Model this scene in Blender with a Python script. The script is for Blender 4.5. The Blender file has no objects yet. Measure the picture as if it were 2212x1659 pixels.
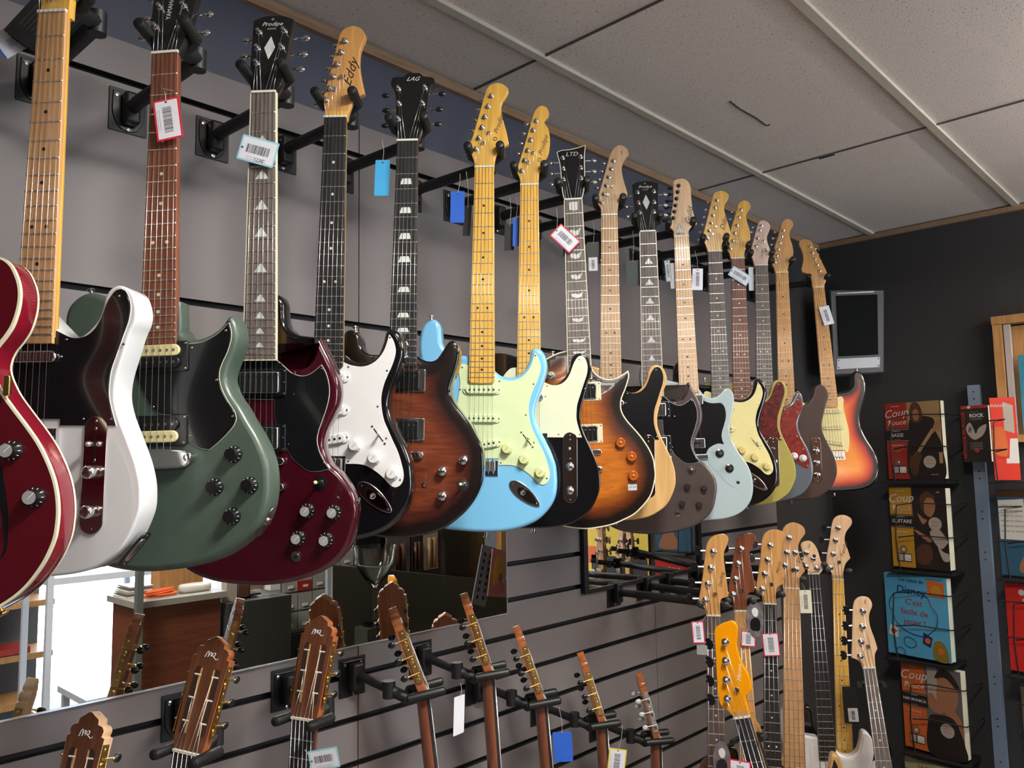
import bpy, bmesh, math, random
from mathutils import Vector, Matrix
from mathutils.geometry import delaunay_2d_cdt
random.seed(7)
R = math.radians
sc = bpy.context.scene
COL = sc.collection
EYE = 1.70            # camera height; heights in the tables below are given from the eye
WALL = 1.575          # slat wall plane (y)
CEIL = 1.054 + EYE
ENDX = 3.913

# ------------------------------------------------------------------ camera
cd = bpy.data.cameras.new('camera'); cam = bpy.data.objects.new('camera', cd); COL.objects.link(cam)
az, pit, rol = 0.7585041, 0.0979495, -0.0169278
f = Vector((math.cos(pit)*math.cos(az), math.cos(pit)*math.sin(az), math.sin(pit)))
r = Vector((math.sin(az), -math.cos(az), 0)); up = r.cross(f)
r2 = r*math.cos(rol)+up*math.sin(rol); u2 = up*math.cos(rol)-r*math.sin(rol)
cam.matrix_world = Matrix(((r2.x, u2.x, -f.x, 0), (r2.y, u2.y, -f.y, 0), (r2.z, u2.z, -f.z, EYE), (0, 0, 0, 1)))
cd.sensor_width = 36; cd.lens = 36*1730.6/2212; cd.clip_start = .02; cd.clip_end = 60
sc.camera = cam

# ------------------------------------------------------------------ world, exposure, lamps
w = bpy.data.worlds.new('world'); sc.world = w; w.use_nodes = True
w.node_tree.nodes['Background'].inputs[0].default_value = (.75, .85, 1, 1)
w.node_tree.nodes['Background'].inputs[1].default_value = .5
sc.view_settings.view_transform = 'Standard'; sc.view_settings.look = 'None'
sc.view_settings.gamma = 1; sc.view_settings.exposure = 0.12
try: sc.view_settings.use_curve_mapping = False
except Exception: pass
def area(name, loc, rot, sx, sy, power, col=(1, .96, .9)):
    l = bpy.data.lights.new(name, 'AREA'); l.shape = 'RECTANGLE'; l.size = sx; l.size_y = sy
    l.energy = power; l.color = col
    o = bpy.data.objects.new(name, l); COL.objects.link(o); o.location = loc; o.rotation_euler = rot
    return o
# fluorescent ceiling panels (light just under each lit diffuser) and the daylight of the shop window behind
# (x, y, length, width, power down, power up, drop below the ceiling)
LAMPS = [(.78, .10, .5, .3, 52, 0, .012), (3.0, -.6, 1.15, .22, 13, 75, .212), (-1.2, -.9, 1.15, .22, 4, 14, .212), (-.2, -2.5, 1.15, .22, 6, 20, .212), (3.0, -2.2, 1.15, .22, 5, 50, .212)]
for i, (x, y, sx, sy, pw, pu, dr) in enumerate(LAMPS):
    area('panel_light', (x, y, CEIL-dr-.02), (0, 0, 0), sx, sy, pw)
    if pu: area('ceiling_fill_uplight', (x, y, CEIL-dr+.02), (R(180), 0, 0), sx, sy, pu)   # unseen fill light, added to brighten the ceiling
area('window_light', (2.25, -3.12, 1.15), (R(90), 0, 0), 1.9, 1.9, 11, (.78, .88, 1))

# ------------------------------------------------------------------ materials
MATS = {}
def _base(name):
    m = bpy.data.materials.new(name); m.use_nodes = True
    return m, m.node_tree, m.node_tree.nodes['Principled BSDF']
def N(nt, t, **kw):
    n = nt.nodes.new(t)
    for k, v in kw.items(): setattr(n, k, v)
    return n
def mat(name, col, rough=.5, metal=0, coat=0, var=.06, scale=30, bump=0, alpha=1, trans=0, emit=None, spec=.5):
    if name in MATS: return MATS[name]
    m, nt, b = _base(name)
    tc = N(nt, 'ShaderNodeTexCoord'); no = N(nt, 'ShaderNodeTexNoise'); no.inputs['Scale'].default_value = scale
    no.inputs['Detail'].default_value = 3
    nt.links.new(tc.outputs['Object'], no.inputs['Vector'])
    mx = N(nt, 'ShaderNodeMix', data_type='RGBA')
    mx.inputs['A'].default_value = (*[c*(1-var) for c in col], 1); mx.inputs['B'].default_value = (*[min(1, c*(1+var)) for c in col], 1)
    nt.links.new(no.outputs['Fac'], mx.inputs['Factor']); nt.links.new(mx.outputs['Result'], b.inputs['Base Color'])
    b.inputs['Roughness'].default_value = rough; b.inputs['Metallic'].default_value = metal
    b.inputs['Coat Weight'].default_value = coat; b.inputs['Coat Roughness'].default_value = .04
    b.inputs['Specular IOR Level'].default_value = spec
    b.inputs['Transmission Weight'].default_value = trans
    if emit: b.inputs['Emission Color'].default_value = (*emit[:3], 1); b.inputs['Emission Strength'].default_value = emit[3]
    if bump:
        bp = N(nt, 'ShaderNodeBump'); bp.inputs['Strength'].default_value = bump; bp.inputs['Distance'].default_value = .002
        nt.links.new(no.outputs['Fac'], bp.inputs['Height']); nt.links.new(bp.outputs['Normal'], b.inputs['Normal'])
    MATS[name] = m; return m
def wood(name, c1, c2, rough=.35, coat=.5, scale=9, axis=1, stretch=14):
    if name in MATS: return MATS[name]
    m, nt, b = _base(name)
    tc = N(nt, 'ShaderNodeTexCoord'); mp = N(nt, 'ShaderNodeMapping')
    s = [scale*stretch]*3; s[axis] = scale; mp.inputs['Scale'].default_value = s
    no = N(nt, 'ShaderNodeTexNoise'); no.inputs['Detail'].default_value = 4; no.inputs['Scale'].default_value = 1; no.inputs['Distortion'].default_value = .6
    nt.links.new(tc.outputs['Object'], mp.inputs['Vector']); nt.links.new(mp.outputs['Vector'], no.inputs['Vector'])
    cr = N(nt, 'ShaderNodeValToRGB'); cr.color_ramp.elements[0].position = .3; cr.color_ramp.elements[1].position = .7
    cr.color_ramp.elements[0].color = (*c1, 1); cr.color_ramp.elements[1].color = (*c2, 1)
    nt.links.new(no.outputs['Fac'], cr.inputs['Fac']); nt.links.new(cr.outputs['Color'], b.inputs['Base Color'])
    b.inputs['Roughness'].default_value = rough; b.inputs['Coat Weight'].default_value = coat; b.inputs['Coat Roughness'].default_value = .06
    MATS[name] = m; return m
def burst(name, stops, flame=.0, cols=None):
    """finish that changes with the distance from the body's rim; flame adds maple figure across the grain"""
    m, nt, b = _base(name)
    at = N(nt, 'ShaderNodeAttribute', attribute_name='rim')
    cr = N(nt, 'ShaderNodeValToRGB'); e = cr.color_ramp.elements
    e[0].position, e[0].color = stops[0][0], (*stops[0][1], 1); e[1].position, e[1].color = stops[-1][0], (*stops[-1][1], 1)
    for p, c in stops[1:-1]:
        x = e.new(p); x.color = (*c, 1)
    tc = N(nt, 'ShaderNodeTexCoord'); mp = N(nt, 'ShaderNodeMapping'); mp.inputs['Scale'].default_value = (16, 130, 1)
    no = N(nt, 'ShaderNodeTexNoise'); no.inputs['Scale'].default_value = 1; no.inputs['Detail'].default_value = 3; no.inputs['Distortion'].default_value = 1.2
    nt.links.new(tc.outputs['Object'], mp.inputs['Vector']); nt.links.new(mp.outputs['Vector'], no.inputs['Vector'])
    n2 = N(nt, 'ShaderNodeTexNoise'); n2.inputs['Scale'].default_value = 14
    nt.links.new(tc.outputs['Object'], n2.inputs['Vector'])
    ad = N(nt, 'ShaderNodeMath', operation='MULTIPLY_ADD'); ad.inputs[1].default_value = .22; ad.inputs[2].default_value = -.11
    nt.links.new(n2.outputs['Fac'], ad.inputs[0])
    a2 = N(nt, 'ShaderNodeMath', operation='ADD'); nt.links.new(at.outputs['Fac'], a2.inputs[0]); nt.links.new(ad.outputs[0], a2.inputs[1])
    nt.links.new(a2.outputs[0], cr.inputs['Fac'])
    hs = N(nt, 'ShaderNodeHueSaturation'); mr = N(nt, 'ShaderNodeMapRange')
    mr.inputs['From Min'].default_value = .3; mr.inputs['From Max'].default_value = .7; mr.inputs['To Min'].default_value = 1-flame; mr.inputs['To Max'].default_value = 1+flame
    nt.links.new(no.outputs['Fac'], mr.inputs['Value']); nt.links.new(mr.outputs['Result'], hs.inputs['Value'])
    nt.links.new(cr.outputs['Color'], hs.inputs['Color']); nt.links.new(hs.outputs['Color'], b.inputs['Base Color'])
    b.inputs['Roughness'].default_value = .3; b.inputs['Coat Weight'].default_value = 1; b.inputs['Coat Roughness'].default_value = .03
    MATS[name] = m; return m
def tortoise(name, c1, c2):
    m, nt, b = _base(name)
    tc = N(nt, 'ShaderNodeTexCoord'); no = N(nt, 'ShaderNodeTexNoise'); no.inputs['Scale'].default_value = 60; no.inputs['Detail'].default_value = 5; no.inputs['Distortion'].default_value = 1
    nt.links.new(tc.outputs['Object'], no.inputs['Vector'])
    cr = N(nt, 'ShaderNodeValToRGB'); cr.color_ramp.elements[0].position = .35; cr.color_ramp.elements[1].position = .65
    cr.color_ramp.elements[0].color = (*c1, 1); cr.color_ramp.elements[1].color = (*c2, 1)
    nt.links.new(no.outputs['Fac'], cr.inputs['Fac']); nt.links.new(cr.outputs['Color'], b.inputs['Base Color'])
    b.inputs['Roughness'].default_value = .25; b.inputs['Coat Weight'].default_value = .6; b.inputs['Coat Roughness'].default_value = .05
    MATS[name] = m; return m
black = mat('black_plastic', (.006, .006, .007), .28, coat=.3)
mattblack = mat('matt_black_steel', (.008, .008, .009), .5)
rubber = mat('black_rubber', (.007, .008, .008), .45)
chrome = mat('chrome', (.72, .72, .73), .16, 1, var=.02)
nickel = mat('dark_nickel', (.35, .34, .33), .25, 1)
gold = mat('gold_metal', (.85, .58, .2), .25, 1)
steel = mat('string_steel', (.62, .62, .6), .32, 1)
fretm = mat('fret_wire', (.75, .74, .68), .3, 1)
white = mat('white_plastic', (.74, .73, .72), .35, coat=.3)
cream = mat('cream_plastic', (.72, .64, .33), .35, coat=.3)
ivory = mat('ivory_binding', (.72, .68, .5), .35, coat=.4)
mint = mat('mint_plastic', (.62, .72, .42), .35, coat=.3)
bone = mat('bone_nut', (.7, .68, .6), .4)
pearl = mat('pearl_inlay', (.62, .66, .62), .25, coat=.5, var=.15, scale=120)
dotdark = mat('dark_dot', (.01, .01, .01), .4)
rose = wood('rosewood', (.055, .034, .028), (.13, .085, .07), .5, .1)
rosered = wood('reddish_rosewood', (.12, .035, .02), (.22, .075, .04), .45, .15)
rosegrey = wood('dry_rosewood', (.11, .085, .075), (.2, .165, .15), .6, 0)
ebony = wood('ebony', (.010, .010, .012), (.03, .028, .03), .4, .1)
maple = wood('amber_maple', (.64, .34, .05), (.80, .48, .09), .3, .7)
mapletan = wood('tan_maple', (.5, .26, .11), (.62, .35, .16), .35, .5)
maplepale = wood('pale_maple', (.66, .42, .23), (.78, .53, .32), .5, .08)
mapleroast = wood('satin_maple', (.42, .25, .12), (.55, .35, .18), .5, .1)
mapleora = wood('orange_maple', (.5, .24, .07), (.64, .34, .11), .35, .5)
mapleyel = wood('yellow_maple', (.62, .33, .05), (.8, .46, .08), .3, .6)
mahog = wood('mahogany', (.13, .035, .015), (.24, .075, .03), .3, .6)
cedar = wood('reddish_cedar', (.16, .05, .025), (.26, .085, .04), .3, .6)
ash = wood('natural_ash', (.52, .29, .09), (.68, .42, .17), .35, .5, scale=5, stretch=9)
pinkhead = wood('pinkish_maple', (.6, .42, .33), (.72, .52, .42), .45, .2)
tort = tortoise('red_tortoise', (.045, .006, .006), (.15, .018, .014))

# ------------------------------------------------------------------ mesh builder
def catmull(pts, closed=True, step=5.0):
    """smooth curve through points (x,y[,1 = corner])"""
    P = [(p[0], p[1]) for p in pts]; K = [len(p) > 2 and p[2] for p in pts]; n = len(P); out = []
    for i in range(n if closed else n-1):
        p1, p2 = P[i], P[(i+1) % n]
        p0 = P[i-1] if (closed or i > 0) else p1; p3 = P[(i+2) % n] if (closed or i+2 < n) else p2
        L = math.dist(p1, p2); k = max(1, min(14, round(L/step)))
        m1 = ((p2[0]-p1[0]), (p2[1]-p1[1])) if K[i] else ((p2[0]-p0[0])/2, (p2[1]-p0[1])/2)
        j = (i+1) % n
        m2 = ((p2[0]-p1[0]), (p2[1]-p1[1])) if K[j] else ((p3[0]-p1[0])/2, (p3[1]-p1[1])/2)
        # limit tangents so uneven spacing does not overshoot
        for t in range(k):
            s = t/k; a = 2*s**3-3*s*s+1; b = s**3-2*s*s+s; c = -2*s**3+3*s*s; d = s**3-s*s
            def lim(m):
                l = math.hypot(*m); return (m[0]*min(1, L*1.3/l), m[1]*min(1, L*1.3/l)) if l > 1e-9 else m
            q1, q2 = lim(m1), lim(m2)
            out.append((a*p1[0]+b*q1[0]+c*p2[0]+d*q2[0], a*p1[1]+b*q1[1]+c*p2[1]+d*q2[1]))
    if not closed: out.append(P[-1])
    return out
def ccw(o):
    A = sum(o[i-1][0]*o[i][1]-o[i][0]*o[i-1][1] for i in range(len(o)))
    return o if A > 0 else o[::-1]
def offset(o, d):
    """inset (d>0) a counter-clockwise outline"""
    n = len(o); out = []
    for i in range(n):
        a, b, c = o[i-1], o[i], o[(i+1) % n]
        e1 = (b[0]-a[0], b[1]-a[1]); e2 = (c[0]-b[0], c[1]-b[1])
        l1 = math.hypot(*e1) or 1e-9; l2 = math.hypot(*e2) or 1e-9
        n1 = (-e1[1]/l1, e1[0]/l1); n2 = (-e2[1]/l2, e2[0]/l2)
        m = (n1[0]+n2[0], n1[1]+n2[1]); l = math.hypot(*m) or 1e-9; m = (m[0]/l, m[1]/l)
        k = 1/max(.5, m[0]*n1[0]+m[1]*n1[1])
        out.append((b[0]+m[0]*d*k, b[1]+m[1]*d*k))
    return out
def rim_dist(p, o):
    best = 1e9
    for i in range(len(o)):
        ax, ay = o[i-1]; bx, by = o[i]; dx, dy = bx-ax, by-ay
        t = max(0, min(1, ((p[0]-ax)*dx+(p[1]-ay)*dy)/((dx*dx+dy*dy) or 1e-9)))
        best = min(best, math.hypot(p[0]-ax-t*dx, p[1]-ay-t*dy))
    return best
def inside(p, o):
    c = False
    for i in range(len(o)):
        ax, ay = o[i-1]; bx, by = o[i]
        if (ay > p[1]) != (by > p[1]) and p[0] < (bx-ax)*(p[1]-ay)/(by-ay)+ax: c = not c
    return c
class MB:
    def __init__(s, scale=.001):
        s.bm = bmesh.new(); s.k = scale; s.mats = []; s.rim = s.bm.verts.layers.float.new('rim')
    def mi(s, m):
        if m not in s.mats: s.mats.append(m)
        return s.mats.index(m)
    def v(s, x, y, z, rim=0):
        q = s.bm.verts.new((x*s.k, y*s.k, z*s.k)); q[s.rim] = rim; return q
    def face(s, vs, m, smooth=False):
        try: fc = s.bm.faces.new(vs)
        except ValueError: return None
        fc.material_index = s.mi(m); fc.smooth = smooth; return fc
    def box(s, c, d, m, M=None):
        hx, hy, hz = d[0]/2, d[1]/2, d[2]/2; vs = []
        for z in (-hz, hz):
            for x, y in ((-hx, -hy), (hx, -hy), (hx, hy), (-hx, hy)):
                p = Vector((x, y, z)); p = (M @ p if M else p)+Vector(c); vs.append(s.v(*p))
        for q in ((3, 2, 1, 0), (4, 5, 6, 7), (0, 1, 5, 4), (1, 2, 6, 5), (2, 3, 7, 6), (3, 0, 4, 7)): s.face([vs[i] for i in q], m)
    def rings(s, R_, m, closed=True, cap=True, smooth=True, capm=None):
        n = len(R_[0])
        for a, b in zip(R_, R_[1:]):
            for i in range(n if closed else n-1):
                j = (i+1) % n; s.face([a[i], a[j], b[j], b[i]], m, smooth)
        if cap: s.face(R_[0][::-1], capm or m); s.face(R_[-1], capm or m)
    def lathe(s, c, prof, m, ax=Vector((0, 0, 1)), seg=20, mcap=None):
        ax = Vector(ax).normalized(); t = Vector((1, 0, 0)) if abs(ax.x) < .9 else Vector((0, 1, 0))
        a = ax.cross(t).normalized(); b = ax.cross(a); c = Vector(c); rs = []
        for rr, z in prof:
            rs.append([s.v(*(c+ax*z+(a*math.cos(2*math.pi*i/seg)+b*math.sin(2*math.pi*i/seg))*max(rr, .001))) for i in range(seg)])
        s.rings(rs, m, capm=mcap)
    def cyl(s, p, q, r_, m, seg=10, r2=None):
        p, q = Vector(p), Vector(q); L = (q-p).length
        s.lathe(p, [(r_, 0), (r_ if r2 is None else r2, L)], m, q-p, seg)
    def ball(s, c, rr, m, sc_=(1, 1, 1), seg=12):
        c = Vector(c); n = seg//2; rs = []
        for j in range(n+1):
            a = math.pi*j/n-math.pi/2; rad = max(.001, math.cos(a))*rr
            rs.append([s.v(c.x+rad*math.cos(2*math.pi*i/seg)*sc_[0], c.y+rad*math.sin(2*math.pi*i/seg)*sc_[1], c.z+rr*math.sin(a)*sc_[2]) for i in range(seg)])
        s.rings(rs, m)
    def tube(s, pts, rr, m, seg=8, caps=True):
        pts = [Vector(p) for p in pts]; rs = []; prev = None
        for i, p in enumerate(pts):
            t = (pts[min(i+1, len(pts)-1)]-pts[max(i-1, 0)]).normalized()
            if prev is None: prev = t.cross(Vector((0, 0, 1)) if abs(t.z) < .9 else Vector((1, 0, 0))).normalized()
            a = (prev-t*prev.dot(t)).normalized(); b = t.cross(a); prev = a
            rs.append([s.v(*(p+(a*math.cos(2*math.pi*k/seg)+b*math.sin(2*math.pi*k/seg))*rr)) for k in range(seg)])
        s.rings(rs, m, cap=caps)
    def slab(s, o, z0, z1, m, bev=0, bevb=None, seg=3, side=None, top=None, grid=0, arch=0, rimw=60, cap_bottom=True):
        """extrude a closed outline; rounded rims; optional gridded top carrying the distance from the rim"""
        o = ccw(o); bevb = bev if bevb is None else bevb; rs = []; zs = []
        if bevb:
            for i in range(seg+1):
                a = math.pi/2*i/seg; zs.append((z0+bevb*(1-math.sin(a)), bevb*(1-math.cos(a))))
            zs = zs[::-1]; zs = [(z0+bevb*(1-math.cos(math.pi/2*i/seg)), bevb*(1-math.sin(math.pi/2*i/seg))) for i in range(seg+1)]
        else: zs = [(z0, 0)]
        if bev: zs += [(z1-bev*(1-math.sin(math.pi/2*i/seg)), bev*(1-math.cos(math.pi/2*i/seg))) for i in range(seg+1)]
        else: zs += [(z1, 0)]
        for z, d in zs:
            oo = offset(o, d) if d > 1e-6 else o
            rs.append([s.v(x, y, z, 0) for x, y in oo])
        s.rings(rs, side or m, cap=False)
        if cap_bottom: s.face(rs[0][::-1], side or m)
        last = rs[-1]
        if not grid: s.face(last, top or m)
        else:
            oo = offset(o, zs[-1][1]) if zs[-1][1] else o
            pts = [Vector(p) for p in oo]; nb = len(pts); ins = []
            x0, x1 = min(p[0] for p in oo), max(p[0] for p in oo); y0, y1 = min(p[1] for p in oo), max(p[1] for p in oo)
            y = y0+grid/2; row = 0
            while y < y1:
                x = x0+grid/2+(row % 2)*grid/2
                while x < x1:
                    if inside((x, y), oo):
                        dd = rim_dist((x, y), oo)
                        if dd > grid*.45: ins.append((x, y, dd))
                    x += grid
                y += grid*.87; row += 1
            res = delaunay_2d_cdt(pts+[Vector(p[:2]) for p in ins], [(i, (i+1) % nb) for i in range(nb)], [], 1, 1e-4)
            vv, _, ff = res[0], res[1], res[2]; orig = res[3]; vs = []
            for i, q in enumerate(vv):
                src = orig[i][0] if orig[i] else -1
                if 0 <= src < nb: vs.append(last[src])
                else:
                    dd = ins[src-nb][2] if src >= nb else rim_dist(q, oo); t = min(1, dd/rimw)
                    vs.append(s.v(q[0], q[1], z1+arch*math.sin(t*math.pi/2)**1.5, t))
            for t in ff: s.face([vs[i] for i in t], top or m, arch > 0)
    def ring_face(s, o, w_in, z, m):
        o = ccw(o); i_ = offset(o, w_in); a = [s.v(*p, z) for p in o]; b = [s.v(*p, z) for p in i_]
        for k in range(len(o)): j = (k+1) % len(o); s.face([a[k], a[j], b[j], b[k]], m)
    def text(s, body, M, size, m, shear=0, align='CENTER', bold=0):
        cu = bpy.data.curves.new('t', 'FONT'); cu.body = body; cu.size = size; cu.shear = shear; cu.align_x = align; cu.align_y = 'CENTER'
        cu.resolution_u = 2; cu.offset = bold*size
        ob = bpy.data.objects.new('t', cu); COL.objects.link(ob); dg = bpy.context.evaluated_depsgraph_get()
        me = bpy.data.meshes.new_from_object(ob.evaluated_get(dg)); bpy.data.objects.remove(ob); bpy.data.curves.remove(cu)
        vs = [s.v(*(M @ v.co)) for v in me.vertices]
        for p in me.polygons: s.face([vs[i] for i in p.vertices], m)
        bpy.data.meshes.remove(me)
    def mesh(s, name, sharp=40):
        bmesh.ops.recalc_face_normals(s.bm, faces=s.bm.faces[:])
        c = math.cos(R(sharp))
        for e in s.bm.edges:
            if len(e.link_faces) == 2:
                a, b = e.link_faces
                if a.normal.dot(b.normal) < c: e.smooth = False
        me = bpy.data.meshes.new(name); s.bm.to_mesh(me); s.bm.free()
        for m in s.mats: me.materials.append(m)
        return me
    def build(s, name, parent=None, M=None, sharp=40):
        return link(name, s.mesh(name, sharp), parent, M)
def link(name, me, parent=None, M=None):
    o = bpy.data.objects.new(name, me); COL.objects.link(o)
    if parent: o.parent = parent
    if M is not None: o.matrix_local = M
    return o
def tag(o, label, cat, group=None):
    o['label'] = label; o['category'] = cat
    if group: o['group'] = group
    return o
def thing(name, label, cat, M=None, group=None):
    o = bpy.data.objects.new(name, None); COL.objects.link(o); o.empty_display_size = .05
    if M is not None: o.matrix_world = M
    return tag(o, label, cat, group)
def struct(o): o['kind'] = 'structure'; return o
T = Matrix.Translation
Tm = lambda t: Matrix.Translation(Vector(t)/1000)
def frame(O, yaw, roll=0, lean=0):
    """local axes of a hanging instrument: x viewer's right, y up the neck, z out of the face; origin at the nut"""
    yw, ro, le = R(yaw), R(roll), R(lean)
    n = Vector((math.cos(yw), math.sin(yw), 0)); u = Vector((-n.y, n.x, 0)); d = Vector((0, 0, -1))
    d2 = d*math.cos(ro)+u*math.sin(ro); u2_ = u*math.cos(ro)-d*math.sin(ro)
    d3 = d2*math.cos(le)+n*math.sin(le); n3 = n*math.cos(le)-d2*math.sin(le); y = -d3
    return Matrix(((u2_.x, y.x, n3.x, O[0]), (u2_.y, y.y, n3.y, O[1]), (u2_.z, y.z, n3.z, O[2]+EYE), (0, 0, 0, 1)))
def fl(pts): return [(p[0], -p[1])+tuple(p[2:]) for p in pts]   # (u, v down) -> (x, y)

# ------------------------------------------------------------------ the setting
tilemat = None
def make_tile():
    m, nt, b = _base('ceiling_tile')
    tc = N(nt, 'ShaderNodeTexCoord')
    mp = N(nt, 'ShaderNodeMapping'); mp.inputs['Scale'].default_value = (90, 230, 90); mp.inputs['Rotation'].default_value = (0, 0, .6)
    v = N(nt, 'ShaderNodeTexNoise'); v.inputs['Scale'].default_value = 1; v.inputs['Detail'].default_value = 2
    nt.links.new(tc.outputs['Object'], mp.inputs['Vector']); nt.links.new(mp.outputs['Vector'], v.inputs['Vector'])
    cr = N(nt, 'ShaderNodeValToRGB'); e = cr.color_ramp.elements
    e[0].position, e[0].color = .27, (.30, .27, .26, 1); e[1].position, e[1].color = .40, (.68, .60, .54, 1)
    nt.links.new(v.outputs['Fac'], cr.inputs['Fac'])
    n2 = N(nt, 'ShaderNodeTexNoise'); n2.inputs['Scale'].default_value = 9; n2.inputs['Detail'].default_value = 4
    nt.links.new(tc.outputs['Object'], n2.inputs['Vector'])
    mx = N(nt, 'ShaderNodeMix', data_type='RGBA', blend_type='MULTIPLY'); mx.inputs['Factor'].default_value = .35
    c2 = N(nt, 'ShaderNodeValToRGB'); c2.color_ramp.elements[0].color = (.8, .78, .82, 1); c2.color_ramp.elements[1].color = (1, 1, .96, 1)
    nt.links.new(n2.outputs['Fac'], c2.inputs['Fac'])
    nt.links.new(cr.outputs['Color'], mx.inputs['A']); nt.links.new(c2.outputs['Color'], mx.inputs['B'])
    nt.links.new(mx.outputs['Result'], b.inputs['Base Color']); b.inputs['Roughness'].default_value = .9
    bp = N(nt, 'ShaderNodeBump'); bp.inputs['Strength'].default_value = .35; bp.inputs['Distance'].default_value = .002
    nt.links.new(v.outputs['Fac'], bp.inputs['Height']); nt.links.new(bp.outputs['Normal'], b.inputs['Normal'])
    return m
tilemat = make_tile()
gridmat = mat('ceiling_grid_paint', (.50, .46, .38), .5, scale=6, var=.1)
boardmat = mat('grey_slat_board', (.180, .162, .163), .55, var=.1, scale=4, bump=.1)
groovemat = mat('groove_shadow_black', (.012, .012, .014), .6)
bluewall = mat('dark_blue_wall_paint', (.062, .068, .098), .6, var=.08, scale=5)
darkwall = mat('charcoal_wall_paint', (.030, .028, .029), .75, var=.15, scale=8, bump=.15)
trimwood = wood('brown_trim_wood', (.2, .115, .06), (.32, .2, .12), .5, .1, axis=0)
brownwall = mat('brown_shop_wall', (.16, .09, .06), .7, var=.3, scale=3)
floormat = mat('grey_floor', (.26, .25, .24), .5, var=.1, scale=3)
X0, X1, Y0, Y1 = -2.2, ENDX, -3.3, WALL
def sbox(name, c, d, m, kind=True):
    b = MB(1); b.box((0, 0, 0), d, m); o = b.build(name, None, T(c))
    if kind: struct(o)
    return o
b = MB(1); b.box((0, 0, 0), (X1-X0+.2, Y1-Y0+.4, .05), floormat); struct(b.build('floor', None, T(((X0+X1)/2, (Y0+Y1)/2, -.025))))
# ceiling: tiles between T-bars
b = MB(1); b.box(((X0+X1)/2, (Y0+Y1)/2+.05, .03), (X1-X0+.2, Y1-Y0+.3, .04), tilemat)
gx = [1.527+1.23*k for k in range(-3, 2)]; gy = [1.318-.597*k for k in range(0, 8)]
for y in gy: b.box(((X0+X1)/2, y, .006), (X1-X0, .024, .014), gridmat)
for x in gx: b.box((x, (Y0+Y1)/2, .0099), (.003, Y1-Y0, .012), mat('tile_joint_brown', (.16, .135, .12), .8))
# scratch and stain on one tile
S1, S2 = Vector((2.126, 1.099, .009)), Vector((2.369, 1.103, .009))
b.tube([S1, S1.lerp(S2, .3)+Vector((0, .003, 0)), S1.lerp(S2, .7)-Vector((0, .003, 0)), S2, S2+Vector((.004, -.012, 0))], .0026, groovemat, 6)
b.tube([(2.776, 1.10, .0095), (2.776, 1.045, .0095)], .004, groovemat, 6)
struct(b.build('ceiling', None, T((0, 0, CEIL))))
# slat wall
b = MB(1)
grooves = [.756, .336]+[-.281-.0985*k for k in range(0, 15)]
SX0, SX1 = X0, 3.3
zt = .836; edges = sorted(grooves, reverse=True); top = zt
seams = [SX0, 1.130, 2.352, SX1]
for g in edges+[-EYE-.02]:
    lo = g+.0065; hi = top
    for xa, xb in zip(seams, seams[1:]):
        b.box(((xa+xb)/2, WALL+.0101, (lo+hi)/2+EYE), (xb-xa-.0025, .018, hi-lo), groovemat); b.box(((xa+xb)/2, WALL+.0006, (lo+hi)/2+EYE), (xb-xa-.0025, .0012, hi-lo-.0006), boardmat)
    top = g-.0065
b.box(((SX0+SX1)/2, WALL+.0215, (EYE+.834)/2), (SX1-SX0, .004, EYE+.834), groovemat)
struct(b.build('wall_left'))
sbox('wall_corner', ((SX1+ENDX)/2+.01, WALL+.02, (CEIL)/2), (ENDX-SX1, .03, CEIL), darkwall)
sbox('trim_1', ((SX0+ENDX)/2, WALL+.03, (.836+1.054)/2+EYE), (ENDX-SX0, .03, .218), bluewall).name = 'wall_upper'
sbox('trim_1', ((SX0+ENDX)/2, WALL+.006, 1.042+EYE), (ENDX-SX0, .018, .026), trimwood)
sbox('wall_right', (ENDX+.02, (Y0+Y1)/2, CEIL/2), (.04, Y1-Y0+.1, CEIL), darkwall)
sbox('trim_2', (ENDX-.008, (Y0+Y1)/2, 1.045+EYE), (.016, Y1-Y0, .022), trimwood)
# far walls of the shop (seen in the mirrors only), with a window opening and an open doorway
def wall_with_hole(name, axis, pos, a0, a1, h0, h1, z0, z1, m):
    b = MB(1)
    def bx(p, q, za, zb):
        if q-p < .01 or zb-za < .01: return
        c = ((p+q)/2, pos, (za+zb)/2) if axis == 'y' else (pos, (p+q)/2, (za+zb)/2)
        d = (q-p, .06, zb-za) if axis == 'y' else (.06, q-p, zb-za)
        b.box(c, d, m)
    bx(a0, h0, 0, CEIL); bx(h1, a1, 0, CEIL); bx(h0, h1, 0, z0); bx(h0, h1, z1, CEIL)
    return struct(b.build(name))
wall_with_hole('wall_opposite', 'y', Y0-.03, X0, ENDX, 1.3, 3.2, .05, 2.2, brownwall)
sbox('wall_behind', (X0-.03, (Y0+Y1)/2, CEIL/2), (.06, Y1-Y0+.1, CEIL), mat('dark_brown_back_wall', (.035, .022, .018), .8, var=.3, scale=3))
skyglass = mat('bright_window_daylight', (.8, .9, 1), .5, emit=(.72, .86, 1, 7))
b = MB(1); b.box((0, 0, 0), (1.9, .01, 2.15), skyglass)
o = struct(b.build('window_1', None, T((2.25, Y0-.05, 1.125))))
b = MB(1); fm = mat('white_window_frame', (.6, .62, .68), .4)
for x in (-.93, .45, .93): b.box((x, .03, 0), (.05, .05, 2.15), fm)
for z in (-1.05, .3, 1.05): b.box((0, .03, z), (1.9, .05, .04), fm)
b.build('window_frame', o)
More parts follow.
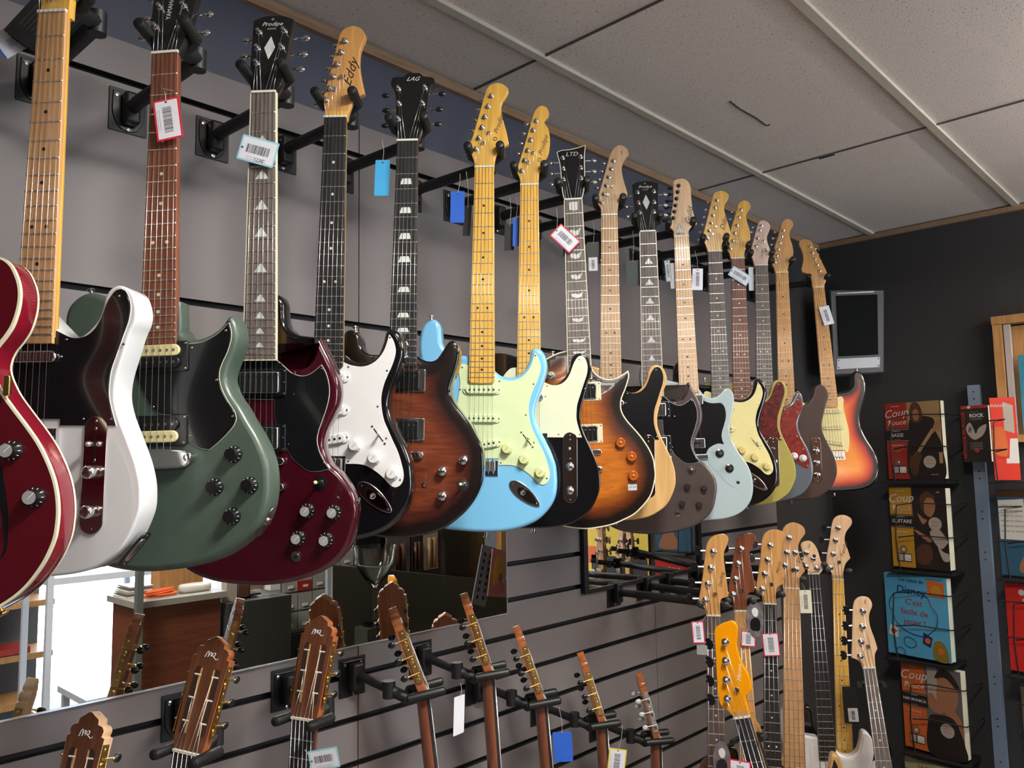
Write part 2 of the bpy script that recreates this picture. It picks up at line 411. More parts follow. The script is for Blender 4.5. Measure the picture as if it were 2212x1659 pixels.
# ceiling lamps
lampmat = mat('lit_lamp_diffuser', (1, 1, 1), .5, emit=(1, .96, .9, 5)); lampframe = mat('lamp_frame_white', (.6, .6, .58), .4)
LB = ['above the guitars nearest the camera', 'above the far end of the guitar row', 'over the shop entrance', 'over the counter behind the camera', 'over the far counter side']
for i, (x, y, sx, sy, pw, pu, dr) in enumerate(LAMPS):
    t = thing('ceiling_light', ('long' if i else 'square')+' fluorescent ceiling light '+LB[i], 'ceiling light', T((x, y, CEIL-dr)), 'fluorescent ceiling lights')
    b = MB(1)
    for s_ in (-1, 1): b.box((s_*(sx/2+.01), 0, -.001), (.02, sy+.04, .016), lampframe); b.box((0, s_*(sy/2+.01), -.001), (sx, .02, .016), lampframe)
    b.build('lamp_frame', t)
    for s_ in (-1, 1):
        if pu: b = MB(1); b.cyl((s_*sx*.35, 0, .008), (s_*sx*.35, 0, .212), .003, lampframe, 6); b.build('suspension_rod', t)  # rods added to hang the lamps low, leaving room for the fill uplights
    b = MB(1); b.box((0, 0, 0), (sx, sy, .006), lampmat); b.build('diffuser', t)

# ------------------------------------------------------------------ instrument builder
F_ = lambda n: 1-2**(-n/12)
STRAT = [(-28,418,1),(-49,416),(-66,413),(-82,403),(-90,390),(-93,371),(-94,355),(-100,342),(-110,336),(-120,339),(-132,349),(-139,367),(-142,393),(-140,418),(-131,450),(-119,485),(-110,515),(-107,540),(-111,565),(-122,595),(-138,628),(-152,662),(-158,695),(-154,728),(-142,756),(-118,780),(-82,793),(-47,797),(-15,799),(24,799),(55,796),(79,791),(99,784),(116,776),(131,765),(145,750),(156,733),(162,714),(164,688),(161,656),(155,637),(146,616),(136,598),(123,573),(117,556),(115,539),(118,523),(124,504),(131,485),(137,465),(141,448),(140,431),(135,415),(127,405),(117,401),(109,403),(105,411),(103,423),(98,438),(92,450),(81,460),(67,465),(52,465),(38,460),(28,452,1)]
TELE = [(-28,405,1),(-45,400),(-66,396),(-92,398),(-114,408),(-128,426),(-134,450),(-130,480),(-122,510),(-118,540),(-122,566),(-133,597),(-148,632),(-158,665),(-160,695),(-154,728),(-138,758),(-110,780),(-75,792),(-30,797),(20,797),(60,794),(95,786),(120,772),(137,758),(148,741),(156,723),(161,707),(162,691),(160,668),(152,640),(140,612),(129,588),(122,570),(118,553),(118,535),(121,517),(126,499),(131,481),(136,463),(142,449),(144,435),(141,420),(135,407),(126,400),(115,397),(104,402),(97,413),(94,429),(88,445),(77,459),(65,468),(51,470),(38,466),(28,458,1)]
SG = [(-28,450,1),(-50,463),(-70,466),(-86,458),(-93,442),(-98,427,1),(-106,430),(-116,445),(-128,465),(-136,490),(-136,515),(-128,545),(-116,570),(-111,600),(-119,625),(-135,648),(-153,675),(-166,710),(-168,745),(-161,780),(-145,808),(-113,828),(-79,838),(-38,843),(4,844),(45,839),(85,829),(118,814),(143,793),(157,771),(164,745),(168,720),(167,704),(160,684),(149,667),(135,650),(121,638),(112,620),(109,602),(114,582),(124,560),(132,540),(135,519),(133,497),(127,478),(119,460),(110,443),(101,425,1),(94,431),(92,442),(89,453),(81,465),(68,470),(53,468),(41,461),(28,450,1)]
REV = [(-28,402,1),(-45,404),(-70,395),(-95,380),(-116,374),(-133,378),(-149,391),(-156,408),(-156,428),(-150,450),(-136,475),(-120,505),(-113,535),(-121,565),(-139,600),(-157,640),(-165,675),(-161,710),(-145,745),(-115,772),(-70,790),(-20,797),(32,794),(54,791),(75,786),(97,778),(117,767),(134,754),(151,739),(161,724),(168,704),(171,683),(171,663),(168,642),(161,621),(150,599),(138,580),(125,558),(113,541),(106,527),(103,515),(105,502),(110,487),(116,472),(120,456),(119,441),(115,428),(109,420),(103,423),(97,433),(86,443),(72,450),(58,454),(46,453),(36,448),(28,436,1)]
LAGB = [(-28,432,1),(-60,434),(-76,430),(-87,418),(-91,401),(-98,389),(-108,384),(-118,386),(-124,396),(-126,425),(-120,460),(-108,492),(-103,520),(-111,555),(-127,590),(-144,630),(-153,670),(-149,715),(-127,755),(-90,780),(-40,793),(10,794),(36,790),(63,784),(89,773),(111,757),(130,740),(146,719),(158,694),(163,668),(163,642),(159,613),(148,592),(136,571),(121,552),(109,537),(100,523),(95,510),(95,496),(99,482),(104,468),(108,454),(111,438),(111,425),(108,414),(101,406),(92,407),(86,413),(79,425),(66,443),(52,447),(40,444),(28,436,1)]
LTDB = [(-28,379,1),(-46,382),(-65,389),(-81,397),(-106,413),(-121,440),(-122,470),(-113,500),(-108,530),(-113,560),(-130,592),(-151,628),(-164,670),(-161,715),(-141,755),(-106,785),(-65,803),(-30,811),(5,814),(40,810),(68,804),(93,794),(116,783),(134,768),(150,751),(161,734),(169,710),(173,689),(172,670),(170,651),(162,629),(152,611),(141,594),(126,575),(110,555),(100,537),(97,520),(100,501),(109,481),(116,462),(120,447),(118,434,1),(109,440),(97,447),(82,453),(66,453),(50,447),(38,437),(28,422,1)]
JET = [(-28,428,1),(-58,420),(-80,405),(-95,386),(-112,373),(-128,374),(-136,386),(-139,414),(-133,443),(-121,490),(-113,530),(-113,565),(-123,600),(-140,637),(-154,675),(-157,715),(-144,755),(-115,790),(-75,812),(-30,822),(14,824),(46,822),(76,820),(107,813),(131,801),(148,785),(160,765),(166,739),(166,714),(162,690),(153,667),(140,648),(127,625),(116,602),(110,580),(110,562),(114,544),(119,526),(124,506),(127,484),(126,468),(120,455),(111,449),(100,453),(89,464),(77,473),(65,476),(51,472),(39,462),(28,446,1)]
MUS = [(-28,450,1),(-60,452),(-80,440),(-92,420),(-106,409),(-122,413),(-133,436),(-131,465),(-118,500),(-109,535),(-111,570),(-123,605),(-140,650),(-149,695),(-141,735),(-115,770),(-70,790),(-20,797),(29,796),(57,792),(86,783),(115,768),(136,744),(149,715),(152,686),(148,654),(137,621),(124,595),(113,571),(108,550),(108,532),(115,509),(122,488),(126,467),(125,449),(120,436),(111,429),(103,435),(96,449),(84,470),(66,479),(48,480),(28,472,1)]
SEMI = [(-28,395,1),(-60,392),(-95,382),(-128,384),(-147,400),(-154,424),(-151,450),(-138,478),(-124,500),(-120,521),(-127,542),(-146,566),(-170,595),(-192,630),(-204,665),(-208,697),(-204,735),(-190,768),(-165,798),(-125,822),(-75,838),(0,844),(75,838),(125,822),(165,798),(190,768),(204,738),(208,715),(208,692),(204,668),(196,645),(183,619),(168,597),(148,571),(132,548),(121,521),(125,500),(136,484),(145,468),(151,444),(151,422),(145,403),(136,389),(122,382),(100,388),(78,404),(55,412),(28,414,1)]
CLAS = [(-28,330,1),(-70,334),(-110,350),(-134,385),(-138,425),(-126,470),(-118,510),(-128,555),(-155,605),(-175,650),(-180,700),(-165,755),(-125,795),(-65,815),(0,820),(65,815),(125,795),(165,755),(180,700),(175,650),(155,605),(128,555),(118,510),(126,470),(138,425),(134,385),(110,350),(70,334),(28,330,1)]
G_STRAT = [(30,466),(44,471),(64,473),(81,468),(94,458),(104,444),(110,428),(114,412,1),(122,423),(127,439),(126,454),(120,473),(112,491),(106,508),(102,530),(104,554),(109,574),(117,591),(126,610),(136,630),(143,650),(148,670),(147,684),(141,693),(132,696),(122,691),(109,678),(93,666),(78,658),(62,655),(38,655,1),(37,641,1),(-37,641,1),(-46,650),(-54,630),(-58,600),(-59,565),(-54,526),(-49,489),(-49,470),(-52,450),(-46,437),(-32,439)]
G_TELE = [(30,462,1),(52,471),(72,469),(86,458),(95,442),(103,420),(114,405),(126,406),(134,424),(133,445),(126,467),(118,492),(111,514),(109,531),(109,549),(113,567),(121,591,1),(42,591,1),(42,582,1),(-42,582,1),(-70,575),(-95,545),(-92,505),(-72,470),(-56,445),(-43,432),(-29,430,1)]
G_SG = [(27,463,1),(42,475),(54,485),(70,490),(84,488),(98,479),(106,472,1),(112,482),(118,501),(119,523),(114,545),(107,565),(101,583),(99,599),(103,616),(111,632),(120,645,1),(103,649),(85,648),(69,637),(56,625),(49,612,1),(36,600,1),(27,560),(26,528,1),(-48,526,1),(-48,463,1)]
G_REV = [(38,463,1),(59,462),(72,459),(88,451),(98,443),(107,434,1),(110,444),(110,457),(105,475),(97,492),(93,505),(93,518),(97,532),(107,551),(117,566),(120,576,1),(117,585),(107,597),(93,610),(80,620,1),(66,617),(48,607,1),(48,568,1),(-2,562),(-24,530),(-38,500,1),(-38,463,1)]
G_JET = [(28,471,1),(41,483),(61,491),(91,491,1),(98,503),(101,518),(100,536),(94,556),(88,573),(86,590),(91,610,1),(77,607),(63,611),(48,620),(40,635,1),(-40,635,1),(-62,600),(-85,560),(-90,520),(-82,480),(-92,440),(-75,430),(-50,446),(-28,450,1)]
G_MUS = [(28,484,1),(59,487),(83,480),(101,464),(110,448,1),(119,458),(121,473),(118,491),(108,512),(102,530),(100,547),(105,568),(115,592),(126,617),(136,645),(139,668),(133,687,1),(118,680),(98,667),(70,650),(50,641),(35,634,1),(-35,634,1),(-60,600),(-70,560),(-65,520),(-60,480),(-50,458),(-28,458,1)]
H_STRAT = [(-21,4,1),(-24,-15),(-30,-32),(-36,-47),(-26,-81),(-13,-128),(-3,-165),(4,-185),(20,-195),(36,-193),(51,-180),(46,-163),(37,-150),(35,-133),(40,-109),(48,-80),(53,-54,1),(38,-45),(27,-33),(22,-18),(21,4,1)]
H_TELE = [(-21,4,1),(-24,-20),(-31,-36,1),(-24,-61),(-10,-108),(4,-158),(13,-184),(26,-195),(39,-191),(46,-176),(41,-164),(34,-157),(36,-150),(44,-138),(48,-109),(43,-74),(26,-45),(22,-26),(21,4,1)]
H_EKO = [(-21,4,1),(-23,-18),(-27,-40),(-17,-81),(-1,-153),(2,-165),(12,-176),(28,-180),(44,-174),(52,-158),(47,-145),(42,-129),(41,-106),(45,-80),(53,-47,1),(36,-38),(28,-26),(22,-8),(21,4,1)]
H_OPEN = [(-21,2,1),(-28,-22),(-31,-50),(-34,-100),(-37,-152,1),(-22,-160),(-2,-162),(18,-160),(37,-152,1),(34,-100),(32,-50),(29,-22),(21,2,1)]
H_LAG = [(-21,2,1),(-23,-20),(-28,-60),(-35,-118),(-46,-140,1),(-42,-156),(-20,-157),(-12,-165),(14,-165),(22,-157),(43,-152),(48,-137,1),(38,-126),(34,-70),(27,-20),(21,2,1)]
H_LTD = [(-21,2,1),(-26,-22),(-28,-60),(-31,-105),(-38,-142,1),(-26,-147),(-4,-148),(16,-152),(37,-158,1),(33,-120),(32,-70),(28,-26),(21,2,1)]
H_SIRE = [(-21,4,1),(-23,-22),(-32,-41),(-22,-77),(-5,-138),(3,-166),(15,-186),(31,-193),(48,-183),(53,-167,1),(42,-152),(34,-132),(37,-104),(49,-58,1),(31,-45),(24,-28),(21,4,1)]
H_JET = [(-21,4,1),(-21,-20),(-34,-34,1),(-28,-60),(-18,-110),(-16,-155),(-14,-171),(3,-178),(22,-174),(34,-154),(35,-120),(38,-77),(48,-38,1),(31,-30),(23,-18),(21,4,1)]
H_ROUND = [(-21,4,1),(-25,-20),(-33,-33,1),(-21,-91),(-6,-138),(7,-179),(22,-195),(40,-191),(47,-174),(38,-158),(32,-145),(34,-125),(41,-98),(43,-68),(35,-46),(24,-25),(21,4,1)]
H_SMALL = [(-22,4,1),(-26,-22),(-37,-43,1),(-27,-76),(-12,-130),(-4,-152),(10,-160),(25,-154),(34,-140),(30,-120),(22,-100),(25,-78),(36,-46,1),(26,-28),(21,4,1)]
H_REV = [(-21,2,1),(-28,-25),(-34,-62),(-38,-114),(-42,-160,1),(-20,-170),(0,-164),(20,-170),(42,-160,1),(36,-114),(32,-62),(27,-25),(21,2,1)]
H_LEFTY = [(-21,4,1),(-24,-44),(-36,-62),(-54,-70,1),(-57,-84),(-51,-100),(-45,-133),(-50,-165),(-57,-190),(-48,-204),(-31,-208),(-10,-200,1),(8,-154),(25,-106),(40,-58),(33,-33),(24,-10),(21,4,1)]
H_CLAS = [(-26,2,1),(-31,-16),(-33,-60),(-35,-120),(-37,-156,1),(-31,-158),(-33,-166),(-28,-173),(-20,-175),(-19,-182),(-11,-187),(0,-193),(11,-187),(19,-182),(20,-175),(28,-173),(33,-166),(31,-158),(37,-156,1),(35,-120),(33,-60),(31,-16),(26,2,1)]
mir = lambda pts: [(-p[0], p[1])+tuple(p[2:]) for p in pts][::-1]

def tuner_mesh(kind, side, ext=0):
    """post with bushing on the face, housing and button behind, button pointing to side (-1 left, +1 right)"""
    b = MB(); metal, btn = {'chrome': (chrome, chrome), 'gold': (gold, gold), 'black': (black, black), 'bblack': (chrome, black), 'bass': (chrome, chrome), 'bassblack': (chrome, black)}[kind]
    big = kind.startswith('bass'); k = 1.5 if big else 1
    b.lathe((0, 0, 0), [(6*k, -.2), (6*k, .8), (5*k, 1.8), (3.6*k, 2), (3.6*k, 6*k), (2.8*k, 6.6*k), (3.6*k, 7.2*k), (3.6*k, 9*k), (1.8*k, 9.8*k)], metal, seg=14)
    z = -19
    b.lathe((0, 0, z), [(6.5*k, -3), (6.5*k, 3), (5*k, 4.8)], metal, seg=12)
    if big: k2 = 23
    else: k2 = 17
    b.cyl((0, 0, z), (side*(k2*k+ext), 0, z), 2.0*k, metal, 8)
    if big:
        o = catmull([(0, -4), (7, -13), (17, -11), (15, -4), (21, 0), (15, 4), (17, 11), (7, 13), (0, 4)], True, 3)
        o2 = [(side*(k2*k+p[0]), p[1]) for p in o]; b.slab(o2, z-1.8, z+1.8, btn, .8)
    else: b.ball((side*(24+ext), 0, z), 7.5+ext*.12, btn, (1, .72, .45), 14)
    return b.mesh('tuner')
TM = {}
def tuner(kind, side, ext=0):
    if (kind, side, ext) not in TM: TM[(kind, side, ext)] = tuner_mesh(kind, side, ext)
    return TM[(kind, side, ext)]
def lathe_mesh(name, parts, seg=22):
    b = MB()
    for prof, m, mc in parts: b.lathe((0, 0, 0), prof, m, seg=seg, mcap=mc)
    return b
amber = mat('amber_plastic', (.42, .085, .01), .15, coat=.6)
def knob_mesh(kind):
    if kind in KM: return KM[kind]
    b = MB()
    if kind in ('white', 'mint', 'creamk'):
        m = {'white': white, 'mint': mat('mint_knob', (.6, .66, .3), .35, coat=.3), 'creamk': mat('cream_knob', (.68, .55, .2), .35, coat=.3)}[kind]
        b.lathe((0, 0, 0), [(12.6, 0), (12.4, 3), (10, 4), (9.4, 14.5), (8.6, 15.2)], m, seg=26)
        for i in range(10):
            a = i*math.pi/5; b.box((10.9*math.cos(a), 10.9*math.sin(a), 3.9), (2, .5, .5), nickel, Matrix.Rotation(a, 3, 'Z'))
        b.box((0, 0, 15.3), (9, .6, .2), nickel, Matrix.Rotation(.9, 3, 'Z'))
    elif kind in ('hat', 'blackhat'):
        b.lathe((0, 0, 0), [(12.8, 0), (12.4, 2.5), (9, 9), (8.5, 15)], black, seg=26)
        for i in range(11):
            a = i*math.pi/5.5; b.box((10.6*math.cos(a), 10.6*math.sin(a), 5.6), (3.2, .6, .7), white, Matrix.Rotation(a, 3, 'Z') @ Matrix.Rotation(.9, 3, 'Y'))
        b.lathe((0, 0, 0), [(8.3, 15), (8.2, 15.5)], nickel if kind == 'hat' else black, seg=22, mcap=mat('brushed_silver_top', (.62, .62, .62), .42, .6) if kind == 'hat' else black)
        if kind == 'hat': b.box((2, 2, 15.6), (11, .8, .2), white, Matrix.Rotation(.8, 3, 'Z'))
    elif kind == 'amber':
        b.lathe((0, 0, 0), [(13, 0), (12.4, 6), (10.8, 13), (10, 14), (4, 13.4)], amber, seg=24)
        b.lathe((0, 0, 0), [(3.6, 13.2), (3.2, 14.6), (1, 15)], gold, seg=12)
    elif kind == 'dome':
        b.lathe((0, 0, 0), [(9.2, 0), (9.4, 1), (9.4, 12), (8.6, 14.6), (6, 16.4), (2, 17)], chrome, seg=22)
    elif kind == 'flat':
        b.lathe((0, 0, 0), [(9.5, 0), (9.5, 16.4), (9, 17)], chrome, seg=22)
    elif kind == 'skirt':
        b.lathe((0, 0, 0), [(12, 0), (12, 2), (8.5, 3), (8, 12)], black, seg=22); b.lathe((0, 0, 0), [(6, 12), (5.6, 15)], chrome, seg=18)
    elif kind == 'whitedome':
        b.lathe((0, 0, 0), [(12, 0), (12, 3), (9, 5), (8, 13), (6, 14.5)], white, seg=24)
    elif kind == 'silvertop':
        b.lathe((0, 0, 0), [(8.5, 0), (8, 14)], black, seg=20); b.lathe((0, 0, 0), [(7.8, 14), (7.6, 15)], chrome, seg=20)
        b.box((0, 0, 15.1), (12, 1, .3), nickel, Matrix.Rotation(.8, 3, 'Z'))
    KM[kind] = b.mesh('knob'); return KM[kind]
KM = {}
def capsule(cx, cy, L, W_, ang=0, n=10):
    a = R(ang); out = []
    for s_, t0 in ((1, -90), (-1, 90)):
        for i in range(n+1):
            t = R(t0+180*i/n); x = s_*(L/2-W_/2)+W_/2*math.cos(t); y = W_/2*math.sin(t); out.append((cx+x*math.cos(a)-y*math.sin(a), cy+x*math.sin(a)+y*math.cos(a)))
    return out
def rect(cx, cy, w_, h, r_=0):
    if not r_: return [(cx-w_/2, cy-h/2), (cx+w_/2, cy-h/2), (cx+w_/2, cy+h/2), (cx-w_/2, cy+h/2)]
    o = []
    for sx, sy, t0 in ((1, -1, -90), (1, 1, 0), (-1, 1, 90), (-1, -1, 180)):
        for i in range(5): t = R(t0+90*i/4); o.append((cx+sx*(w_/2-r_)+r_*math.cos(t), cy+sy*(h/2-r_)+r_*math.sin(t)))
    return o
def screw(b, x, y, z, rr=2.2, m=None): b.lathe((x, y, z), [(rr, -.2), (rr*.8, .7), (rr*.3, 1.0)], m or nickel, seg=8)
def pickup(kind, x, y, root, col=None, ang=0, tag_='pickup'):
    b = MB(); s6 = [(-26+10.4*i) for i in range(6)]; M = Matrix.Rotation(R(ang), 4, 'Z')
    if kind == 'single':
        b.slab(capsule(0, 0, 84, 20), -7, -4.5, col, .8); b.slab(capsule(0, 0, 70, 17), -4.6, -.5, col, 1.5)
        for q in s6: b.cyl((q, 0, -2), (q, 0, 0), 2.4, nickel, 10)
        for q in (-38, 38): screw(b, q, 0, -4.6, 2)
    elif kind == 'telen':
        b.slab(capsule(0, 0, 68, 17), -8, 0, chrome, 3, seg=4)
        for q in (-38, 38): screw(b, q, 0, -7, 2)
    elif kind == 'teleb': # bridge pickup on a plate
        b.slab(rect(0, -30, 80, 88, 3), -9, -7, chrome, .5)
        b.slab(capsule(0, 0, 70, 17), -8, -2, black, 1)
        for q in s6: b.cyl((q, 0, -3), (q, 0, -1.4), 2.4, nickel, 10)
        for i in range(3): b.cyl((-26+i*21, -50, -3), (-8+i*21, -50, -3), 4.2, nickel, 10)
        b.box((0, -73, -5), (80, 1.5, 8), chrome); b.box((-40, -30, -5), (1.5, 88, 8), chrome); b.box((40, -30, -5), (1.5, 88, 8), chrome)
    elif kind in ('hb', 'hbblack', 'hbcream', 'zebra'):
        rc = {'hb': black, 'hbblack': nickel, 'hbcream': mat('cream_ring', (.66, .63, .42), .35, coat=.3), 'zebra': black}[kind]
        b.slab(rect(0, 0, 92, 46, 3), -9, -4, rc, 1.2)
        if kind == 'zebra':
            for yy, m in ((9, cream), (-9, black)):
                b.slab(capsule(0, yy, 70, 17.5), -4, .5, m, 1.5)
                for q in s6: b.cyl((q, yy, -1), (q, yy, .9), 2.5, fretm if yy > 0 else nickel, 10)
        else:
            cm = {'hb': chrome, 'hbblack': black, 'hbcream': mat('smoked_chrome', (.3, .3, .3), .12, 1)}[kind]
            b.slab(rect(0, 0, 69, 37, 3), -4, 1, cm, 2)
            for q in s6: b.cyl((q, 9, .5), (q, 9, 1.5), 2.3, nickel, 10)
        for q in ((-42, 19), (42, 19), (-42, -19), (42, -19)): screw(b, q[0], q[1], -4)
        if kind == 'hb': screw(b, 42, 0, -4); screw(b, -42, 0, -4)
    elif kind == 'mini':
        b.slab(rect(0, 0, 76, 29, 3), -8, 0, chrome, 2)
        b.slab(rect(0, 0, 54, 6, 1), -.5, .4, black, .1)
    elif kind == 'pbass':
        for q in (-26, 26):
            b.slab(rect(q, 14 if q < 0 else -14, 56, 28, 3), -9, -1, black, 1)
    return b.build(tag_, root, Tm((x, -y, 0)) @ M)
def strings(root, hw0, v1, hw1, z1, posts, head_M, n=6, rad=.42, post_z=2, v0=0):
    me_cache = []
    for i in range(n):
        t = i/(n-1)*2-1; b = MB(); rr = rad*(1.25-.45*i/(n-1))
        p0 = Vector((t*(hw0-3), -v0, 1.3)); b.cyl(p0, (t*hw1, -v1, z1), rr, steel, 5)
        if posts:
            q = head_M @ Vector((posts[i][0], -posts[i][1], post_z)); b.cyl(p0, q, rr, steel, 5)
        b.build('string', root)
def neck(root, S, vend, fb, nk, inlay=None, inlay_m=None, hw0=21.2, slope=.0150, nfret=22, bind=None, rounded_end=False, thick=15, heel=470, dots=None):
    """fretboard with frets and inlays, and the neck behind it"""
    b = MB(); hw = lambda v: hw0+v*slope
    o = [(-hw(0), 0), (-hw(vend), -vend), (hw(vend), -vend), (hw(0), 0)]
    if rounded_end: o = [(-hw(0), 0), (-hw(vend)+0, -vend+5), (-hw(vend)*.85, -vend), (0, -vend-1.5), (hw(vend)*.85, -vend), (hw(vend), -vend+5), (hw(0), 0)]
    b.slab(o, -6.5, 0, fb, .8)
    if bind:
        for s_ in (-1, 1):
            p = [(s_*hw(0), 0), (s_*hw(vend), -vend), (s_*(hw(vend)+1.9), -vend), (s_*(hw(0)+1.9), 0)]; b.slab(p, -6, .35, bind)
        b.slab([(-hw(vend)-1.9, -vend), (hw(vend)+1.9, -vend), (hw(vend)+1.9, -vend-2), (-hw(vend)-1.9, -vend-2)], -6, .35, bind)
    for n_ in range(1, nfret+1):
        v = S*F_(n_)
        if v > vend-2: break
        h = hw(v)-.3; b.slab([(-h, -v-1), (h, -v-1), (h, -v+1), (-h, -v+1)], -.3, 1.1, fretm, .5, 0, 1)
    marks = {3, 5, 7, 9, 12, 15, 17, 19, 21}
    for n_ in sorted(marks):
        if n_ > nfret: break
        v = S*(F_(n_)+F_(n_-1))/2; gap = S*(F_(n_)-F_(n_-1)); z = .25
        if inlay == 'dot':
            for q in ((-11, 11) if n_ == 12 else (0,)): b.lathe((q, -v, 0), [(2.7, -.2), (2.7, z)], inlay_m, seg=12)
        elif inlay == 'tri':
            h = min(12, gap*.62)/1.0; b.slab([(-h*1.0, -v-h*.62), (h*1.0, -v-h*.62), (0, -v+h*.8)], -.2, z, inlay_m)
        elif inlay == 'trap':
            h = min(9, gap*.4)*.5+1.5; b.slab([(-8.5, -v+h), (8.5, -v+h), (12.5, -v-h), (-12.5, -v-h)], -.2, z, inlay_m)
        elif inlay == 'flag':
            h = gap*.30; L_ = 14 if n_ < 15 else 17
            b.slab([(-L_, -v+h*.5), (-L_*.2, -v+h*.8), (L_*.25, -v+h*.3), (L_+2, -v+h*1.2), (L_*.8, -v-h*.6), (L_*.1, -v-h), (-L_*.7, -v-h*.6)], -.2, z, inlay_m)
    if inlay == 'flag': v = S*F_(1)*.5; b.slab([(-12, -v+9), (-3, -v+12), (12, -v+11), (10, -v-9), (2, -v-11), (-11, -v-8)], -.2, .25, inlay_m)
    b.build('fretboard', root)
    b = MB(); rs = []
    for v, t in ((-14, thick-1), (0, thick-1), (30, thick), (300, thick+2), (heel-30, thick+4), (heel, thick+6)):
        h = hw(max(0, v)); row = [b.v(h, -v, -6.4), b.v(h, -v, -8)]
        for i in range(1, 10):
            a = math.pi*i/10; row.append(b.v(h*math.cos(a), -v, -8-(t-1)*math.sin(a)**.8))
        row += [b.v(-h, -v, -8), b.v(-h, -v, -6.4)]; rs.append(row)
    b.rings(rs, nk); b.build('neck', root)
    b = MB(); b.box((0, 1.5, -1.4), (hw0*2+.6, 4, 5.8), bone); b.build('nut', root)
def headstock(root, outline, m, ang, posts, kind, thick=14, z=None, face=None, logo=None, side=None, bind=None, extra=None, tn='tuning_peg'):
    M = Matrix.Rotation(-R(ang), 4, 'X'); z = (-8 if ang == 0 else -2) if z is None else z
    b = MB(); o = catmull(fl(outline), True, 6)
    b.slab(o, z-thick, z, m, 1.2, 1.2, 2, top=face or m)
    if bind: b.ring_face(offset(ccw(o), -.3), 2.2, z+.15, bind)
    if extra: extra(b, z)
    h = b.build('headstock', root, M)
    if logo:
        b = MB()
        for body, x, y, rot, size, mm, sh in logo: b.text(body, T((x, -y, z+.25)) @ Matrix.Rotation(R(rot), 4, 'Z'), size*1000, mm, sh)
        b.build('logo', h)
    for i, (x, y) in enumerate(posts):
        sd = side or (-1 if x < 0 else 1)
        link(tn, tuner(kind, sd, 0 if side else 8), h, Tm((x, -y, z)))
    return M
def screws_on(b, pts, z=-6.9, m=None):
    for x, y in pts: screw(b, x, -y, z, 2.1, m)
def strat_bridge(root, x=0, v=640, m=chrome):
    b = MB(); b.slab(rect(x, -(v+22), 74, 34, 2), -9, -6.6, m, .5)
    for i in range(6):
        q = x-26+10.4*i; b.slab(rect(q, -(v+17), 9.4, 22, 1), -6.6, -1, fretm, .8); b.cyl((q, -(v+34), -4), (q, -(v+2), -4), 1.6, nickel, 8)
        b.cyl((q-2.5, -(v+12), -1), (q-2.5, -(v+12), 1), 1.2, nickel, 6)
    b.build('bridge', root)
def tom_bridge(root, v=628, tail=668, m=chrome):
    b = MB(); b.slab(capsule(0, -v, 92, 13), -4, 1.5, m, 1.5)
    for i in range(6): b.box((-26+10.4*i, -v, 2.4), (8, 6, 4), nickel)
    for q in (-41, 41): b.cyl((q, -v, -9), (q, -v, -3), 5, m, 12)
    b.build('bridge', root)
    if tail:
        b = MB(); b.slab(capsule(0, -tail, 92, 15), -3, 4, m, 3); 
        for q in (-41, 41): b.lathe((q, -tail, -9), [(6.5, 0), (6.5, 11), (5, 13.4), (2, 14)], m, seg=14)
        b.build('tailpiece', root)
def strat_jack(root, cx=95, cv=717, ang=-32, m=chrome):
    b = MB(); o = []
    for i in range(28):
        t = 2*math.pi*i/28; x = 41*math.cos(t); y = 15*math.sin(t)*(1-.22*math.cos(t)); o.append((x, y))
    b.slab(o, -9.2, -6.8, m, 1); b.slab([(x*.62+6, y*.68) for x, y in o], -7.5, -6.6, mat('jack_cup_shade', (.25, .22, .22), .12, 1), .1)
    b.lathe((-6, 0, -7), [(6, 0), (6, 3), (4.4, 3.4), (4.2, 1)], m, ax=(.35, 0, 1), seg=14)
    for q in (-33, 33): screw(b, q, 0, -6.9, 2)
    b.build('jack_plate', root, Tm((cx, -cv, 0)) @ Matrix.Rotation(R(ang), 4, 'Z'))
def switch5(root, x, v, ang, m):
    b = MB(); Mx = Matrix.Rotation(R(ang), 3, 'Z')
    b.box((0, 0, -6.8), (30, 1.8, .4), black, Mx)
    b.cyl((0, 0, -7), (4, 3, 6), 2, m, 8); b.ball((4.5, 3.5, 8), 3.6, m, (1, 1, 1.4), 10)
    for s_ in (-20, 20): q = Mx @ Vector((s_, 0, 0)); screw(b, q.x, q.y, -6.9, 2.3)
    b.build('selector_switch', root, Tm((x, -v, 0)))
def toggle(root, x, v, m=nickel, z=-9, tip=cream):
    b = MB(); b.lathe((0, 0, z), [(12, 0), (12, 1.2), (7, 1.6), (6, 4)], m, seg=20); b.cyl((0, 0, z+3), (-2, 2, z+15), 2, chrome, 8); b.ball((-2.5, 2.5, z+17), 3.4, tip, (1, 1, 1.5), 10)
    b.build('selector_switch', root, Tm((x, -v, 0)))
def jack_round(root, x, v):
    b = MB(); b.lathe((0, 0, -9), [(9, 0), (9, 1.2), (6, 1.5), (6, 3.4), (3.2, 3.6)], chrome, seg=18); b.lathe((0, 0, -9), [(3.1, 3.4), (3.1, 3.7)], black, seg=12); b.build('output_jack', root, Tm((x, -v, 0)))
def strap_button(root, x, v, dx, dv, z=-30, m=chrome):
    a = Vector((dx, -dv, 0)).normalized(); b = MB(); b.lathe((x, -v, z), [(5.5, -1), (5.5, 1), (3.4, 3), (3.2, 8), (6.4, 10.5), (6.2, 12), (2, 12.8)], m, ax=a, seg=14); b.build('strap_button', root)
